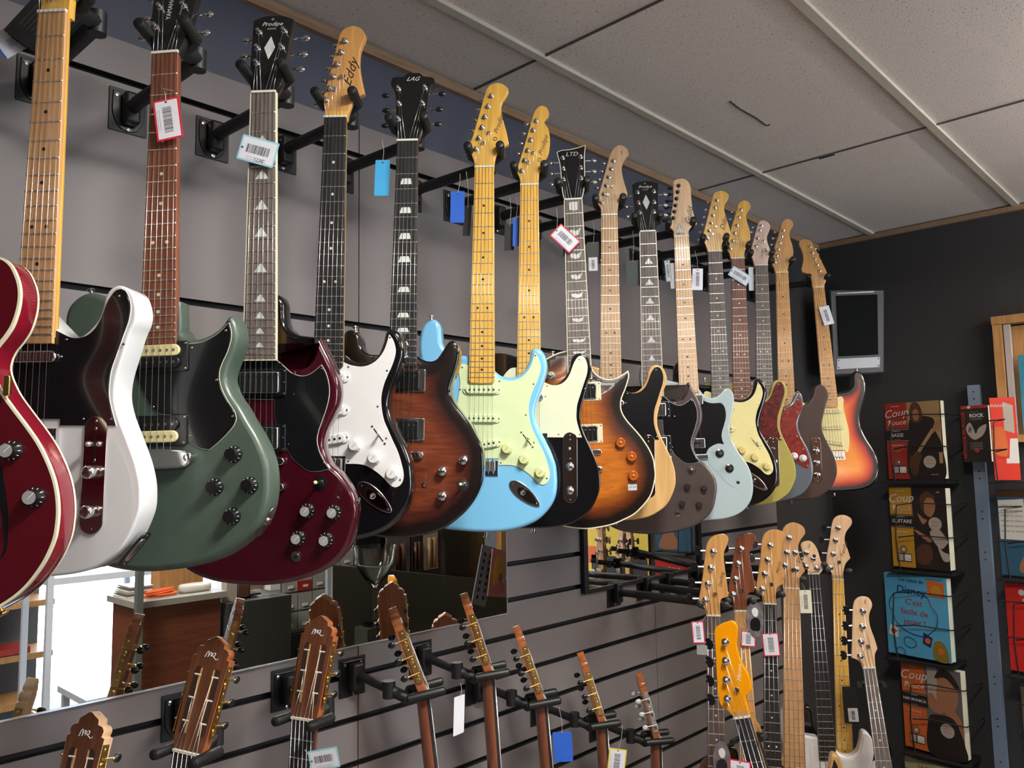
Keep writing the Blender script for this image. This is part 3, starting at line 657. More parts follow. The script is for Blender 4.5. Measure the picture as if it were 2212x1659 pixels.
def control_plate(root, x, v, knobs=(0, 46), slot=True, missing=()):
    b = MB(); b.slab([(p[1]+x, p[0]-v) for p in capsule(0, 0, 160, 33)], -9, -7, mat('chrome_brown_reflection', (.55, .45, .42), .1, 1, var=.02), .7)  # brown of the reflected shop is put into the chrome's colour
    for s_ in (-73, 73): screw(b, x, -v+s_, -7, 2.4)
    if slot: b.box((x, -v+38, -6.9), (2.4, 32, .3), black); b.box((x-1, -v+42, -3), (2, 6, 9), chrome); b.ball((x-1, -v+42, 4), 4.5, chrome if slot != 'b' else black, (.9, 1, 1.4))
    for s_ in (63, 20): screw(b, x, -v+s_, -7, 2.6)
    p = b.build('control_plate', root)
    for q in knobs: link('knob', knob_mesh('dome'), p, Tm((x, -(v+q), -7)))
def body(root, outline, m, thick=45, bev=6, bevb=None, top=None, side=None, grid=0, arch=0, rimw=60, z=-9, bind=None, bindback=None, name='body', sharpness=45):
    b = MB(); o = catmull(fl(outline), True, 5)
    b.slab(o, z-thick, z, m, bev, bevb, 4, side=side, top=top, grid=grid, arch=arch, rimw=rimw); ob = b.build(name, root, sharp=sharpness)
    if bind:
        oc = ccw(o); b = MB()
        out = offset(oc, -.35); inn = offset(oc, 2.6)
        a1 = [b.v(*p, z-5.5) for p in out]; a2 = [b.v(*p, z+.15) for p in out]; a3 = [b.v(*p, z+.25) for p in inn]; a4 = [b.v(*p, z-1) for p in inn]
        b.rings([a1, a2, a3, a4], bind, cap=False)
        if bindback:
            a1 = [b.v(*p, z-thick+4.5) for p in out]; a2 = [b.v(*p, z-thick-.2) for p in out]; a3 = [b.v(*p, z-thick-.2) for p in inn]; b.rings([a1, a2, a3], bind, cap=False)
        b.build('binding', root)
    return ob
def guard(root, outline, m, under=None, z=-9, screws=(), th=1.8, scm=None):
    b = MB(); o = catmull(fl(outline), True, 5)
    if under: b.slab(offset(ccw(o), -1.5), z, z+th*.55, under, .2); b.slab(offset(ccw(o), -.9), z+th*.5, z+th*.75, black, 0)
    b.slab(o, z, z+th, m, .4); screws_on(b, screws, z+th, scm); b.build('pickguard', root)

# ------------------------------------------------------------------ hangers
def hanger(name_label, mx, back=.105, prong=.034, row='u', group='wall hangers of the upper guitar row', zoff=.042, platez=None, tiltup=.035, arm_r=.013, v0=-36, w0=-20, v1=-46, w1=17):
    """slat-wall plate with screws, arm, and a yoke whose two rubber prongs carry a headstock"""
    u = mx.col[0].xyz; y = mx.col[1].xyz; n = mx.col[2].xyz; O = mx.translation
    nh = Vector((n.x, n.y, 0)).normalized()
    piv = O-nh*back+Vector((0, 0, zoff)); pz = piv.z+.005 if platez is None else platez
    root = thing('guitar_hanger', name_label, 'guitar hanger', T((piv.x, WALL, pz)), group)
    inv = T((piv.x, WALL, pz)).inverted()
    P = lambda p: inv @ Vector(p)
    b = MB(1); zc = 0
    b.slab(rect(0, 0, .072, .086, .002), 0, .003, mattblack, .0008); b.slab(catmull([(-.03, .036, 1), (.03, .036, 1), (.03, -.008), (.018, -.034), (0, -.040), (-.018, -.034), (-.03, -.008)], True, .005), .003, .006, black, .001); b.slab(rect(0, .002, .03, .062, .006), .005, .03, mattblack, .006)
    for sx, sz in ((-.022, .028), (.022, .028), (.0, -.036)): b.lathe((sx, sz, .006), [(.0045, 0), (.0045, .0015), (.002, .002)], chrome, seg=10)
    Mp = Matrix(((1, 0, 0, 0), (0, 0, -1, 0), (0, 1, 0, 0), (0, 0, 0, 1)))
    b.build('wall_plate', root, Mp)
    b = MB(1); b.tube([P((piv.x, WALL-.012, pz)), P((piv.x, WALL-.05, pz+.004)), P(piv)], arm_r, mattblack, 10); b.build('arm', root)
    b = MB(1); pl = lambda a, v, w_: P(O+u*(a/1000)+y*(-v/1000)+n*(w_/1000))
    b.lathe(P(piv), [(.014, -.018), (.014, .018)], mattblack, ax=(0, 0, 1), seg=14)
    k = prong*1000; wb = w0-14
    b.tube([P(piv), pl(0, v0+6, wb-6)], .012, mattblack, 10)
    b.tube([pl(-k, v0, wb+2), pl(-k*.6, v0+8, wb-4), pl(0, v0+12, wb-6), pl(k*.6, v0+8, wb-4), pl(k, v0, wb+2)], .009, mattblack, 10)
    b.build('yoke', root)
    for s_ in (-1, 1):
        b = MB(1); a = pl(s_*k, v0, wb); c = pl(s_*(k+2), v1, w1); d = (c-a)
        b.lathe(a, [(.006, -.004), (.0095, 0), (.0098, d.length*.9), (.0085, d.length*.97), (.004, d.length)], rubber, ax=d, seg=14)
        b.build('prong', root)
    return root

labelwhite = mat('tag_paper_white', (.72, .74, .8), .6); labelcyan = mat('tag_edge_cyan', (.3, .6, .68), .6); inkm = mat('tag_ink', (.03, .03, .04), .7); redm = mat('tag_red_border', (.62, .02, .06), .5)
skyb = mat('light_blue_card', (.06, .42, .82), .6); royal = mat('royal_blue_card', (.02, .12, .6), .6); yelm = mat('yellow_card', (.75, .55, .02), .6); blackcard = mat('black_card', (.012, .013, .014), .5); cordm = mat('thin_nylon_cord', (.5, .48, .45), .5); greencard = mat('teal_green_card', (.05, .45, .33), .6)
def price_tag(name, label, mx, corners, w_, border=None, back=labelwhite, inner=labelwhite, bars=True, hole=True, cord=None, cat='price tag', group=None, curve=0, txt=None):
    """card with printed bar stripes; corners TL,TR,BR,BL given as (u,v) mm in the frame of the instrument it hangs from"""
    TL, TR, BR, BL = [Vector((c[0], -c[1], w_)) for c in corners]
    U = (TR-TL+BR-BL)/2; V = (TL-BL+TR-BR)/2; W_, H_ = U.length, V.length; 
    if W_ >= H_: U.normalize(); V = (V-U*V.dot(U)).normalized()
    else: V.normalize(); U = (U-V*U.dot(V)).normalized()
    Nn = U.cross(V); C = (TL+TR+BR+BL)/4
    M = Matrix(((U.x, V.x, Nn.x, C.x), (U.y, V.y, Nn.y, C.y), (U.z, V.z, Nn.z, C.z), (0, 0, 0, 1))); S_ = Matrix.Diagonal((.001, .001, .001, 1))
    Mw = mx @ T(Vector(C)/1000) @ Matrix(((U.x, V.x, Nn.x, 0), (U.y, V.y, Nn.y, 0), (U.z, V.z, Nn.z, 0), (0, 0, 0, 1)))
    root = thing(name, label, cat, Mw, group)
    b = MB(); b.slab(rect(0, 0, W_, H_, 2), -.3, .3, border or back, .1); b.build('card', root)
    b = MB()
    if border: b.slab(rect(0, 0, W_-6, H_-6, 1), .3, .45, inner)
    if bars:
        rnd = random.Random(int(W_*10)); along = W_ >= H_; L_ = max(W_, H_)*.62; x = -L_/2
        while x < L_/2:
            t = rnd.choice((.6, .9, 1.4)); h = min(W_, H_)*.34
            b.box((x, 1, .5) if along else (0, x, .5), (t, h, .1) if along else (h, t, .1), inkm); x += t+rnd.choice((.7, 1.1))
        for k in (-.30, -.38): b.box((0, k*H_, .5) if along else (k*W_, 0, .5), (W_*.55, .7, .1) if along else (.7, H_*.5, .1), mat('tag_ink_grey', (.3, .32, .36), .7))
    if txt: b.text(txt[0], T((txt[1], txt[2], .55)), txt[3], inkm, .2)
    if hole: b.lathe((0 if W_ < H_ else -W_/2+5, H_/2-5 if W_ < H_ else 0, .3), [(2, 0), (2, .25)], inkm, seg=10)
    if b.bm.verts: b.build('printed_label', root)
    else: b.bm.free()
    if cord is not None:
        b = MB(); inv = Mw.inverted(); k = 1000
        hole_p = Vector((0 if W_ < H_ else -W_/2+5, H_/2-5 if W_ < H_ else 0, .8)); pts = [inv @ (mx @ (Vector((c[0], -c[1], c[2]))/1000))*k for c in cord]
        b.tube([hole_p, (hole_p+pts[0])/2+Vector((3, 0, 2))]+pts, .45, cordm, 5); b.build('cord', root)
    return root

# ------------------------------------------------------------------ the electric guitars of the upper row
POSE = {0:(.178,1.222,.650,226,0,0),1:(.343,1.221,.654,218,-1.38,-.59),2:(.500,1.210,.647,218,.62,.96),3:(.672,1.215,.642,218,-1.36,-2.99),4:(.836,1.243,.658,218,-2.33,-2.73),5:(.994,1.222,.651,218,-1.69,-.8),6:(1.208,1.218,.651,218,-1.61,-1.05),7:(1.358,1.220,.648,218,-1.27,-.41),8:(1.524,1.223,.652,218,.71,-.16),9:(1.677,1.225,.646,218,-1.12,.06),10:(1.860,1.228,.639,218,.05,-2.54),11:(2.011,1.212,.651,218,.56,.34),12:(2.219,1.220,.646,218,.05,-.86),13:(2.365,1.219,.649,218,-.82,-.25),14:(2.527,1.217,.653,218,-1.28,.53),15:(2.677,1.214,.652,218,-.71,-.1),16:(3.072,1.247,.663,218,.18,7.61)}
MX = {k: frame(p[:3], *p[3:]) for k, p in POSE.items()}
GROUP = 'electric guitars hanging in the upper row'
def guitar(k, label, cat='electric guitar', grp=GROUP): return thing('electric_guitar', label, cat, MX[k], grp)
posts6 = [(-20,-44),(-14,-69),(-7,-93),(-1,-117),(6,-141),(13,-165)]
posts33 = [(-20,-61),(-22,-92),(-23,-126),(23,-126),(22,-92),(20,-61)]
def trees(b, z):
    for x, y in ((8, -80), (-4, -57)): b.lathe((x, -y, z), [(4, 0), (4, 1.5), (1.8, 2), (4, 3.6), (3.6, 4.6)], chrome, seg=12)
ink2 = mat('logo_black', (.02, .018, .015), .5); logow = mat('logo_pearl_white', (.7, .7, .68), .35)

# 0: maroon semi-hollow with cream bindings
maroon = mat('cherry_lacquer', (.085, .003, .008), .22, coat=1, var=.12, scale=8)
maroonlit = mat('cherry_lacquer_lit_side', (.2, .006, .018), .2, coat=1)  # same lacquer as the face, brightened in colour for light on the side
g = guitar(0, 'dark cherry red semi-hollow electric guitar with cream edge binding, nearest the camera')
body(g, SEMI, maroon, 44, 1.5, 1.5, side=maroonlit, bind=ivory, bindback=1)
neck(g, 628, 470, rose, mahog, 'dot', pearl, bind=ivory)
Mh = headstock(g, H_OPEN, black, 14, posts33, 'gold')
strings(g, 21, 628, 26, 3, posts33, Mh); tom_bridge(g, 628, 670, gold)
pickup('hb', 0, 500, g); pickup('hb', 0, 585, g)
for x, v in ((151, 625), (181, 682), (118, 662), (128, 715)): link('knob', knob_mesh('hat'), g, T((x/1000, -v/1000, -.009)))
b = MB(); b.slab(rect(143, -545, 8, 26, 3), -9, -3, gold, 1); b.build('pickguard_bracket', g)
for x, v in ((143, 700), (-143, 700)):
    b = MB(); s_ = 1 if x > 0 else -1; o = catmull([(x-4*s_, -v+58), (x-9*s_, -v+40), (x-2*s_, -v), (x+3*s_, -v-44), (x-4*s_, -v-58), (x+6*s_, -v-46), (x+6*s_, -v), (x-1*s_, -v+42)], True, 5); b.slab(o, -9.2, -8.7, black); b.build('sound_hole', g)
strap_button(g, 130, 815, .55, .8, -30, gold)

# 1: white single-cut
whitep = mat('white_lacquer', (.66, .67, .68), .2, coat=1, var=.03, scale=6)
bgloss = mat('glossy_black_guard', (.006, .006, .007), .2, coat=.35)
g = guitar(1, 'white single-cutaway electric guitar with glossy black pickguard and maple neck')
body(g, TELE, whitep, 45, 3.5); guard(g, G_TELE, bgloss, white, screws=((44,473),(118,413),(128,480),(115,583),(75,583),(-55,470)))
neck(g, 648, 479, mapletan, maple, 'dot', dotdark, rounded_end=False)
Mh = headstock(g, H_TELE, maple, 0, posts6, 'chrome', side=-1, extra=trees)
strings(g, 21, 648, 26, 3, posts6, Mh); pickup('telen', 0, 497, g, ang=0); pickup('teleb', 0, 610, g); control_plate(g, 94, 659, (-4, 49))
b = MB(); b.slab(capsule(0, 0, 62, 26), 0, 2.5, black, .8); b.slab(capsule(0, 0, 40, 16), 2, 3.2, chrome, .5)
for q in (-25, 25): screw(b, q, 0, 2.5)
nn = Vector((.78, -.62, 0)); tt = Vector((.62, .78, 0)); Mj = Matrix(((tt.x, 0, nn.x, .139), (tt.y, 0, nn.y, -.762), (0, 1, 0, -.031), (0, 0, 0, 1)))
Mj = Matrix(((tt.x, 0, nn.x, .143), (tt.y, 0, nn.y, -.760), (tt.z, -1, nn.z, -.031), (0, 0, 0, 1)))
b.build('output_jack_plate', g, Mj); strap_button(g, -120, 402, -.3, -1, -30)

# 2: green double-cut
green = mat('satin_sage_green', (.056, .083, .064), .42, coat=.15, var=.12, scale=60)
g = guitar(2, 'muted green double-cutaway electric guitar with four black knobs and cream-edged black pickguard')
body(g, REV, green, 46, 9, 5); guard(g, G_REV, bgloss, ivory, screws=((50,468),(103,444),(90,518),(116,573),(50,600),(-8,555)))
neck(g, 628, 462, rosered, mahog, 'dot', mat('cream_dot', (.7, .68, .55), .4), heel=420)
b = MB(); b.slab(catmull(fl([(-29,395,1),(29,395,1),(31,430),(30,475,1),(-30,475,1),(-31,430)]), True, 8), -40, -9.5, green, 4); b.build('heel', g)
Mh = headstock(g, H_REV, black, 14, [(-24,-55),(-23,-95),(-22,-135),(22,-135),(17,-94),(17,-56)], 'chrome', logo=[('YAMAHA', -6, -92, 90, .011, logow, 0)], bind=None)
strings(g, 21, 628, 26, 3, [(-24,-55),(-23,-95),(-22,-135),(22,-135),(17,-94),(17,-56)], Mh)
pickup('zebra', 0, 480, g); pickup('zebra', 0, 591, g, ang=180)
b = MB(); b.slab(catmull([(-52, -636), (-50, -622), (0, -618), (50, -622), (58, -630), (50, -645), (0, -648), (-50, -645)], True, 5), -4, 4, chrome, 3)
for q in (-48, 52): b.lathe((q, -632, -9), [(6.5, 0), (6.5, 12), (5, 14), (2, 14.5)], chrome, seg=14)
b.build('bridge', g)
for x, v in ((118, 629), (90, 676), (143, 675), (117, 719)): link('knob', knob_mesh('blackhat'), g, T((x/1000, -v/1000, -.009)))
b = MB(); b.slab(capsule(0, 0, 50, 22), 0, 2, nickel, .6); b.lathe((0, 0, 1.5), [(7, 0), (7, 3), (4, 3.4)], chrome, seg=14)
b.build('output_jack_plate', g, Matrix(((.5, 0, .86, .158), (.86, 0, -.5, -.728), (0, -1, 0, -.034), (0, 0, 0, 1)))); strap_button(g, -125, 376, -.3, -1, -30)

# 3: maroon horned
sgred = mat('dark_maroon_lacquer', (.045, .002, .007), .18, coat=1, var=.15, scale=7)
sgside = mat('maroon_lacquer_edge', (.16, .008, .03), .2, coat=1)
def horned(k, label, red, kn, kn_pos, sw, jk, gm=bgloss, ul=white, logo=True):
    g = guitar(k, label)
    body(g, SG, red, 34, 8, 4); guard(g, G_SG, gm, ul, screws=((36,468),(60,483),(106,477),(58,520),(112,636),(50,605)))
    neck(g, 628, 461, rosegrey, mahog, 'tri', pearl, bind=ivory, heel=440)
    def ex(b, z): b.slab([(0, 117), (10, 93), (0, 69), (-10, 93)], z, z+.3, pearl)
    Mh = headstock(g, H_OPEN, black, 14, posts33, 'chrome', extra=ex, logo=[('Prodipe', -1, -143, 0, .012, logow, .35), ('GUITARS', -1, -133, 0, .004, logow, 0), ('o', -1, -154, 0, .009, logow, 0)])
    strings(g, 21, 628, 26, 3, posts33, Mh); pickup('hb', 0, 500, g); pickup('hb', 0, 594, g); tom_bridge(g, 633, 676)
    for x, v in kn_pos: link('knob', knob_mesh(kn), g, T((x/1000, -v/1000, -.009)))
    toggle(g, *sw, m=black if kn == 'hat' else nickel, tip=cream); jack_round(g, *jk)
    b = MB(); b.slab([(-9, -6), (9, -6), (7, -30), (-7, -30)], 0, 0, black) if False else None; b.bm.free()
    return g
g = horned(3, 'dark maroon electric guitar with two pointed horns and silver-topped knobs', sgred, 'hat', ((85,716),(131,718),(70,762),(118,764)), (106, 670), (66, 793))
strap_button(g, 158, 700, 1, .1, -26)

# 4: black double-cut with white guard
blackp = mat('black_lacquer', (.004, .004, .005), .12, coat=1, var=.1, scale=8)
def strat(k, label, paint, gm, ul, fb, nk, hs, hm, knob, pm, inl, logo=None, tk='chrome', nposts=posts6, side=-1, left=False, top=None, gridn=0, swm=None, scm=None, jackm=chrome, hface=None):
    g = guitar(k, label); X = mir if left else (lambda p: p); sx = -1 if left else 1
    body(g, X(STRAT), paint, 45, 9, 9, top=top, grid=gridn, rimw=70)
    guard(g, X(G_STRAT), gm, ul, screws=[(sx*x, v) for x, v in ((38,474),(116,418),(112,480),(96,547),(114,606),(142,682),(43,650),(-40,648),(-52,580),(-44,444),(-48,492))], scm=scm)
    neck(g, 648, 478, fb, nk, 'dot', inl, rounded_end=True)
    P = [(sx*x, v) for x, v in nposts]
    if left: P = P[::-1]
    Mh = headstock(g, hs, hm, 0, P, tk, side=side*sx, extra=trees if not left else None, logo=logo, face=hface)
    strings(g, 21, 648, 26, 2, P, Mh)
    pickup('single', 0, 493, g, pm); pickup('single', 0, 555, g, pm); pickup('single', 2*sx, 612, g, pm, ang=10*sx)
    for x, v in ((56, 620), (93, 642), (128, 670)): link('knob', knob_mesh(knob), g, T((sx*x/1000, -v/1000, -.0072)))
    switch5(g, sx*99, 600, -52*sx, swm or white); strat_bridge(g); strat_jack(g, sx*95, 716, -39*sx, jackm); strap_button(g, sx*-119, 338, 0, -1, -30); strap_button(g, sx*10, 799, 0, 1, -30)
    return g
strat(4, 'glossy black electric guitar with plain white pickguard and white knobs', blackp, white, None, ebony, maple, H_EKO, mapleora, 'white', white, pearl, logo=[('Eddy', 25, -88, 74, .027, ink2, .5)], nposts=[(-21,-36),(-14,-58),(-8,-81),(-1,-105),(6,-128),(13,-150)])

# 5: sunburst flamed with chrome humbuckers
lagb = burst('purple_brown_burst', [(0, (.006, .004, .004)), (.26, (.008, .003, .003)), (.6, (.075, .014, .007)), (1, (.15, .034, .013))], .35)
g = guitar(5, 'dark flamed brown sunburst double-cutaway electric guitar with three chrome knobs and black headstock')
body(g, LAGB, blackp, 44, 5, 5, top=lagb, grid=9, arch=2, rimw=62)
neck(g, 628, 458, ebony, mahog, 'trap', pearl)
def exl(b, z): pass
pl_ = [(-23,-52),(-24,-89),(-28,-126),(28,-126),(25,-88),(24,-52)]
Mh = headstock(g, H_LAG, black, 13, pl_, 'bblack', logo=[('LAG', 0, -150, 0, .014, logow, .5)]); strings(g, 21, 628, 26, 3, pl_, Mh)
pickup('hbblack', 0, 486, g); pickup('hbblack', 0, 583, g); tom_bridge(g, 632, 0)
for x, v in ((125, 641), (84, 663), (85, 711)): link('knob', knob_mesh('dome'), g, T((x/1000, -v/1000, -.008)))
toggle(g, 124, 690, z=-8); strap_button(g, -104, 386, -.2, -1, -28)
b = MB(); b.lathe((48, -691, -8), [(6, 0), (6, 1.5), (3.4, 1.6), (3.2, .4)], chrome, seg=14, mcap=black); b.build('string_ferrule', g)

# 6: sky blue
skyblue = mat('sky_blue_lacquer', (.19, .50, .76), .2, coat=1, var=.03, scale=8)
pro = lambda x, y, r_: [('Prodipe', x, y, r_, .0155, ink2, .35), ('o', x-10, y+35, r_, .020, ink2, 0)]
strat(6, 'sky blue electric guitar with pale mint green pickguard and mint knobs', skyblue, mint, None, maple, maple, H_STRAT, maple, 'mint', mint, dotdark, logo=pro(31, -102, 72), swm=mat('mint_switch_tip', (.6, .66, .3), .35), scm=nickel)

# 7,9,13,15: single-cut bodies
def tele(k, label, paint, gm, ul, fb, nk, hs, hm, inl, logo=None, nposts=posts6, plate=True, bindm=None, bodym=None, side_m=None, gd=True, knobs=(-2, 52), rounded=False, htop=None, bev=3.5):
    g = guitar(k, label); body(g, TELE, paint, 45, bev, bev, side=side_m, bind=bindm)
    if gd: guard(g, G_TELE, gm, ul, screws=((42,473),(116,412),(128,480),(116,584),(68,584)))
    neck(g, 648, 478, fb, nk, 'dot', inl)
    Mh = headstock(g, hs, hm, 0, nposts, 'chrome', side=-1, extra=trees, logo=logo); strings(g, 21, 648, 26, 3, nposts, Mh)
    pickup('telen', 0, 497, g); pickup('teleb', 0, 610, g); control_plate(g, 94, 659, knobs); strap_button(g, -112, 399, 0, -1, -30); strap_button(g, 10, 797, 0, 1, -30)
    return g
mintw = mat('pale_mint_white_plastic', (.68, .70, .50), .35, coat=.3)
p7 = [(-19,-37),(-12,-62),(-5,-86),(2,-111),(8,-135),(15,-158)]
tele(7, 'black single-cutaway electric guitar with pale mint pickguard, beside the sky blue guitar', blackp, mintw, None, maple, maple, H_TELE, maple, dotdark, logo=pro(32, -98, 72), nposts=p7)

# 8: amber sunburst single-cut with pointed horn
ltdb = burst('amber_tobacco_burst', [(0, (.006, .004, .003)), (.22, (.010, .004, .002)), (.5, (.14, .03, .004)), (1, (.5, .14, .012))], .22)
g = guitar(8, 'amber tobacco sunburst single-cutaway electric guitar with sharp horn, cream rings and amber knobs')
body(g, LTDB, blackp, 44, 1.5, 5, top=ltdb, grid=9, arch=4, rimw=75, bind=ivory)
neck(g, 628, 450, rosegrey, mahog, 'flag', pearl, bind=ivory)
pt8 = [(-22,-60),(-22,-91),(-23,-123),(23,-123),(22,-91),(22,-60)]
def ex8(b, z): b.slab(catmull([(-7, 34), (-6, 12), (6, 12), (7, 34), (0, 42)], True, 4), z, z+1.5, bgloss, .4)
Mh = headstock(g, H_LTD, black, 13, pt8, 'chrome', bind=ivory, extra=ex8, logo=[('LTD', 0, -133, 0, .017, logow, .3), ('EC-256', 0, -26, 90, .005, logow, 0)]); strings(g, 21, 628, 26, 4, pt8, Mh)
pickup('hbcream', 4, 482, g); pickup('hbcream', 4, 585, g); tom_bridge(g, 630, 671)
for x, v in ((92, 610), (117, 644), (119, 690)): link('knob', knob_mesh('amber'), g, T((x/1000, -v/1000, -.006)))
toggle(g, -71, 441, z=-6); strap_button(g, -66, 389, 0, -1, -28)
b = MB(); b.slab(rect(0, 0, 21, 15, 1), 0, .3, mat('silver_sticker', (.5, .56, .56), .35), 0); b.text('DS-50', T((0, 0, .45)), 7, inkm); b.build('sticker', g, T((.116, -.717, -.0052)))

# 9: natural
tele(9, 'natural ash single-cutaway electric guitar with black pickguard and pale wood edge', ash, bgloss, None, mapleroast, mapleroast, H_SIRE, mapleroast, dotdark, logo=[('S', 33, -172, 0, .014, ink2, .2)], nposts=[(-20,-37),(-14,-60),(-7,-83),(-1,-106),(6,-128),(12,-150)], bev=4)

# 10: brown horned
sgbrown = mat('satin_walnut_brown', (.068, .049, .042), .35, coat=.3, var=.15, scale=30)
horned(10, 'satin brown electric guitar with two pointed horns and chrome knobs', sgbrown, 'silvertop', ((86,713),(131,718),(71,759),(116,763)), (100, 668), (58, 787))

# 11: pale blue with black guard
icy = mat('pale_ice_blue_lacquer', (.40, .49, .50), .25, coat=.8, var=.04, scale=8)
g = guitar(11, 'pale ice blue electric guitar with wide black pickguard and two black skirted knobs')
body(g, JET, icy, 40, 4, 8); guard(g, G_JET, bgloss, None, screws=((42,478),(90,494),(90,603),(-80,445),(-60,598)))
b = MB(); b.slab(catmull(fl([(40,640,1),(48,622),(62,612),(78,607),(95,612),(112,630),(138,668),(142,705),(125,735),(95,720),(70,690),(48,665)]), True, 5), -9, -8.2, icy, .3); b.build('control_plate', g)
neck(g, 628, 458, maplepale, maplepale, 'dot', dotdark)
pj = [(-20,-59),(-16,-78),(-12,-97),(-8,-117),(-4,-137),(0,-156)]
def exj(b, z): b.slab(catmull([(-14, 7, 1), (-10, 22), (-4, 42, 1), (5, 24), (11, 7, 1)], True, 4), z, z+1.6, bgloss, .3)
Mh = headstock(g, H_JET, maplepale, 0, pj, 'black', side=-1, extra=exj, logo=[('Guild', 26, -63, 78, .024, ink2, .35)]); strings(g, 21, 628, 26, 3, pj, Mh)
pickup('mini', 0, 480, g); pickup('mini', 0, 605, g); tom_bridge(g, 643, 0)
for x, v in ((78, 635), (103, 678)): link('knob', knob_mesh('skirt'), g, T((x/1000, -v/1000, -.008)))
b = MB(); b.lathe((.125*1000, -718, -9), [(5, 0), (5, 2), (3, 2.2)], chrome, seg=12, mcap=black); b.build('output_jack', g); strap_button(g, -122, 372, 0, -1, -28)

# 12: black with cream guard
strat(12, 'glossy black electric guitar with cream yellow pickguard and cream knobs', blackp, mat('aged_cream_plastic', (.74, .66, .30), .4), None, rosegrey, maple, H_STRAT, mapleyel, 'creamk', cream, pearl, logo=[('Dillon', 34, -95, 70, .022, ink2, .4)])

# 13: gold with red tortoise
goldy = mat('mustard_gold_satin', (.36, .31, .07), .35, coat=.4, var=.1, scale=80)
tele(13, 'mustard gold single-cutaway electric guitar with dark red tortoise pickguard', goldy, tort, None, rosered, mapleyel, H_ROUND, mapleyel, mat('cream_dot', (.7, .68, .55), .4), nposts=[(-22,-34),(-14,-60),(-7,-86),(1,-112),(8,-138),(15,-163)], bindm=None, knobs=(0, 50))

# 14: slate grey with red guard
slate = mat('slate_grey_lacquer', (.105, .125, .15), .25, coat=.8, var=.06, scale=20)
g = guitar(14, 'slate grey electric guitar with bright red tortoise pickguard and two white knobs')
body(g, MUS, slate, 42, 6, 8); guard(g, G_MUS, tortoise('bright_red_tortoise', (.14, .010, .008), (.26, .03, .018)), None, screws=((64,490),(108,458),(104,500),(112,586),(132,676),(58,640),(120,622)))
neck(g, 610, 470, rosegrey, pinkhead, 'dot', pearl)
ps = [(-16,-68),(-12,-82),(-9,-97),(-5,-110),(-1,-124),(4,-138)]
Mh = headstock(g, H_SMALL, pinkhead, 0, [(-16,-68),(-9,-97),(-1,-124),(17,-56),(10,-85),(4,-140)], 'chrome', side=-1, logo=[('Squier', 2, -40, 80, .013, ink2, .3)]); strings(g, 21, 620, 26, 3, ps, Mh)
pickup('single', 0, 500, g, white); pickup('single', 0, 590, g, white); strat_bridge(g, 0, 612)
for x, v in ((90, 645), (118, 652)): link('knob', knob_mesh('whitedome'), g, T((x/1000, -v/1000, -.007)))
b = MB(); b.cyl((98, -580, -7), (98, -580, 2), 2.4, chrome); b.ball((98, -580, 4), 3.4, chrome); b.build('selector_switch', g); strap_button(g, -116, 409, 0, -1, -28)

# 15: brown with chrome plate, no guard
choc = mat('satin_chocolate_brown', (.052, .027, .018), .4, coat=.3, var=.15, scale=40)
tele(15, 'chocolate brown single-cutaway electric guitar without pickguard, chrome control plate', choc, bgloss, None, mapleora, maple, H_ROUND, mapleora, dotdark, gd=False, nposts=[(-22,-39),(-15,-62),(-9,-85),(-2,-108),(4,-131),(11,-154)], knobs=(-30, 10, 52))

# 16: left-handed sunburst at the end of the row
sb3 = burst('red_orange_three_tone_burst', [(0, (.006, .003, .003)), (.14, (.02, .003, .003)), (.34, (.42, .022, .004)), (.58, (.66, .11, .006)), (1, (.8, .27, .02))], .05)
strat(16, 'left-handed red and orange sunburst electric guitar, last at the far end', blackp, mat('aged_cream_plastic', (.74, .66, .30), .4), None, mapleora, maple, H_LEFTY, mapleora, 'creamk', cream, dotdark, left=True, top=sb3, gridn=10, nposts=[(-19,-45),(-12,-70),(-5,-96),(2,-121),(9,-147),(16,-173)])

HL = {0:'the cherry red semi-hollow guitar nearest the camera',1:'the white guitar',2:'the muted green guitar',3:'the maroon horned guitar',4:'the black guitar with white pickguard',5:'the flamed brown sunburst guitar',6:'the sky blue guitar',7:'the black guitar with pale mint pickguard',8:'the amber sunburst guitar',9:'the natural ash guitar',10:'the brown horned guitar',11:'the ice blue guitar',12:'the black guitar with cream pickguard',13:'the mustard gold guitar',14:'the slate grey guitar',15:'the chocolate brown guitar',16:'the left-handed sunburst guitar'}
for k in range(17): hanger('black wall hanger holding up '+HL[k], MX[k])

# ------------------------------------------------------------------ tags on the upper row
TG = 'price tags and cards on the upper guitars'
price_tag('price_tag', 'white price tag with pink-red border on the muted green guitar neck', MX[2], [(-11,85),(28,77),(39,140),(-3,153)], 9, border=redm, group=TG, cord=[(0, 60, 3), (18, 66, 4)])
price_tag('price_tag', 'large white barcode tag across the neck of the maroon horned guitar', MX[3], [(-31,75),(34,93),(21,136),(-43,116)], 8, border=labelcyan, group=TG, txt=('123€', 6, -16, 9))
price_tag('blue_card', 'light blue card hanging left of the flamed brown sunburst guitar neck', MX[5], [(-70,27),(-39,36),(-42,110),(-70,103)], -20, back=skyb, bars=False, group=TG, cat='card tag', cord=[(-58, -12, -25)])
price_tag('blue_card', 'royal blue card hanging left of the sky blue guitar neck', MX[6], [(-77,44),(-47,50),(-46,122),(-78,115)], -20, back=royal, bars=False, group=TG, cat='card tag', cord=[(-58, 5, -25)])
price_tag('blue_card', 'narrow royal blue card seen edge-on beside the maple neck with mint pickguard', MX[7], [(-38,66),(-27,77),(-27,144),(-40,138)], -20, back=royal, bars=False, hole=False, group=TG, cat='card tag', cord=[(-33, 20, -25)])
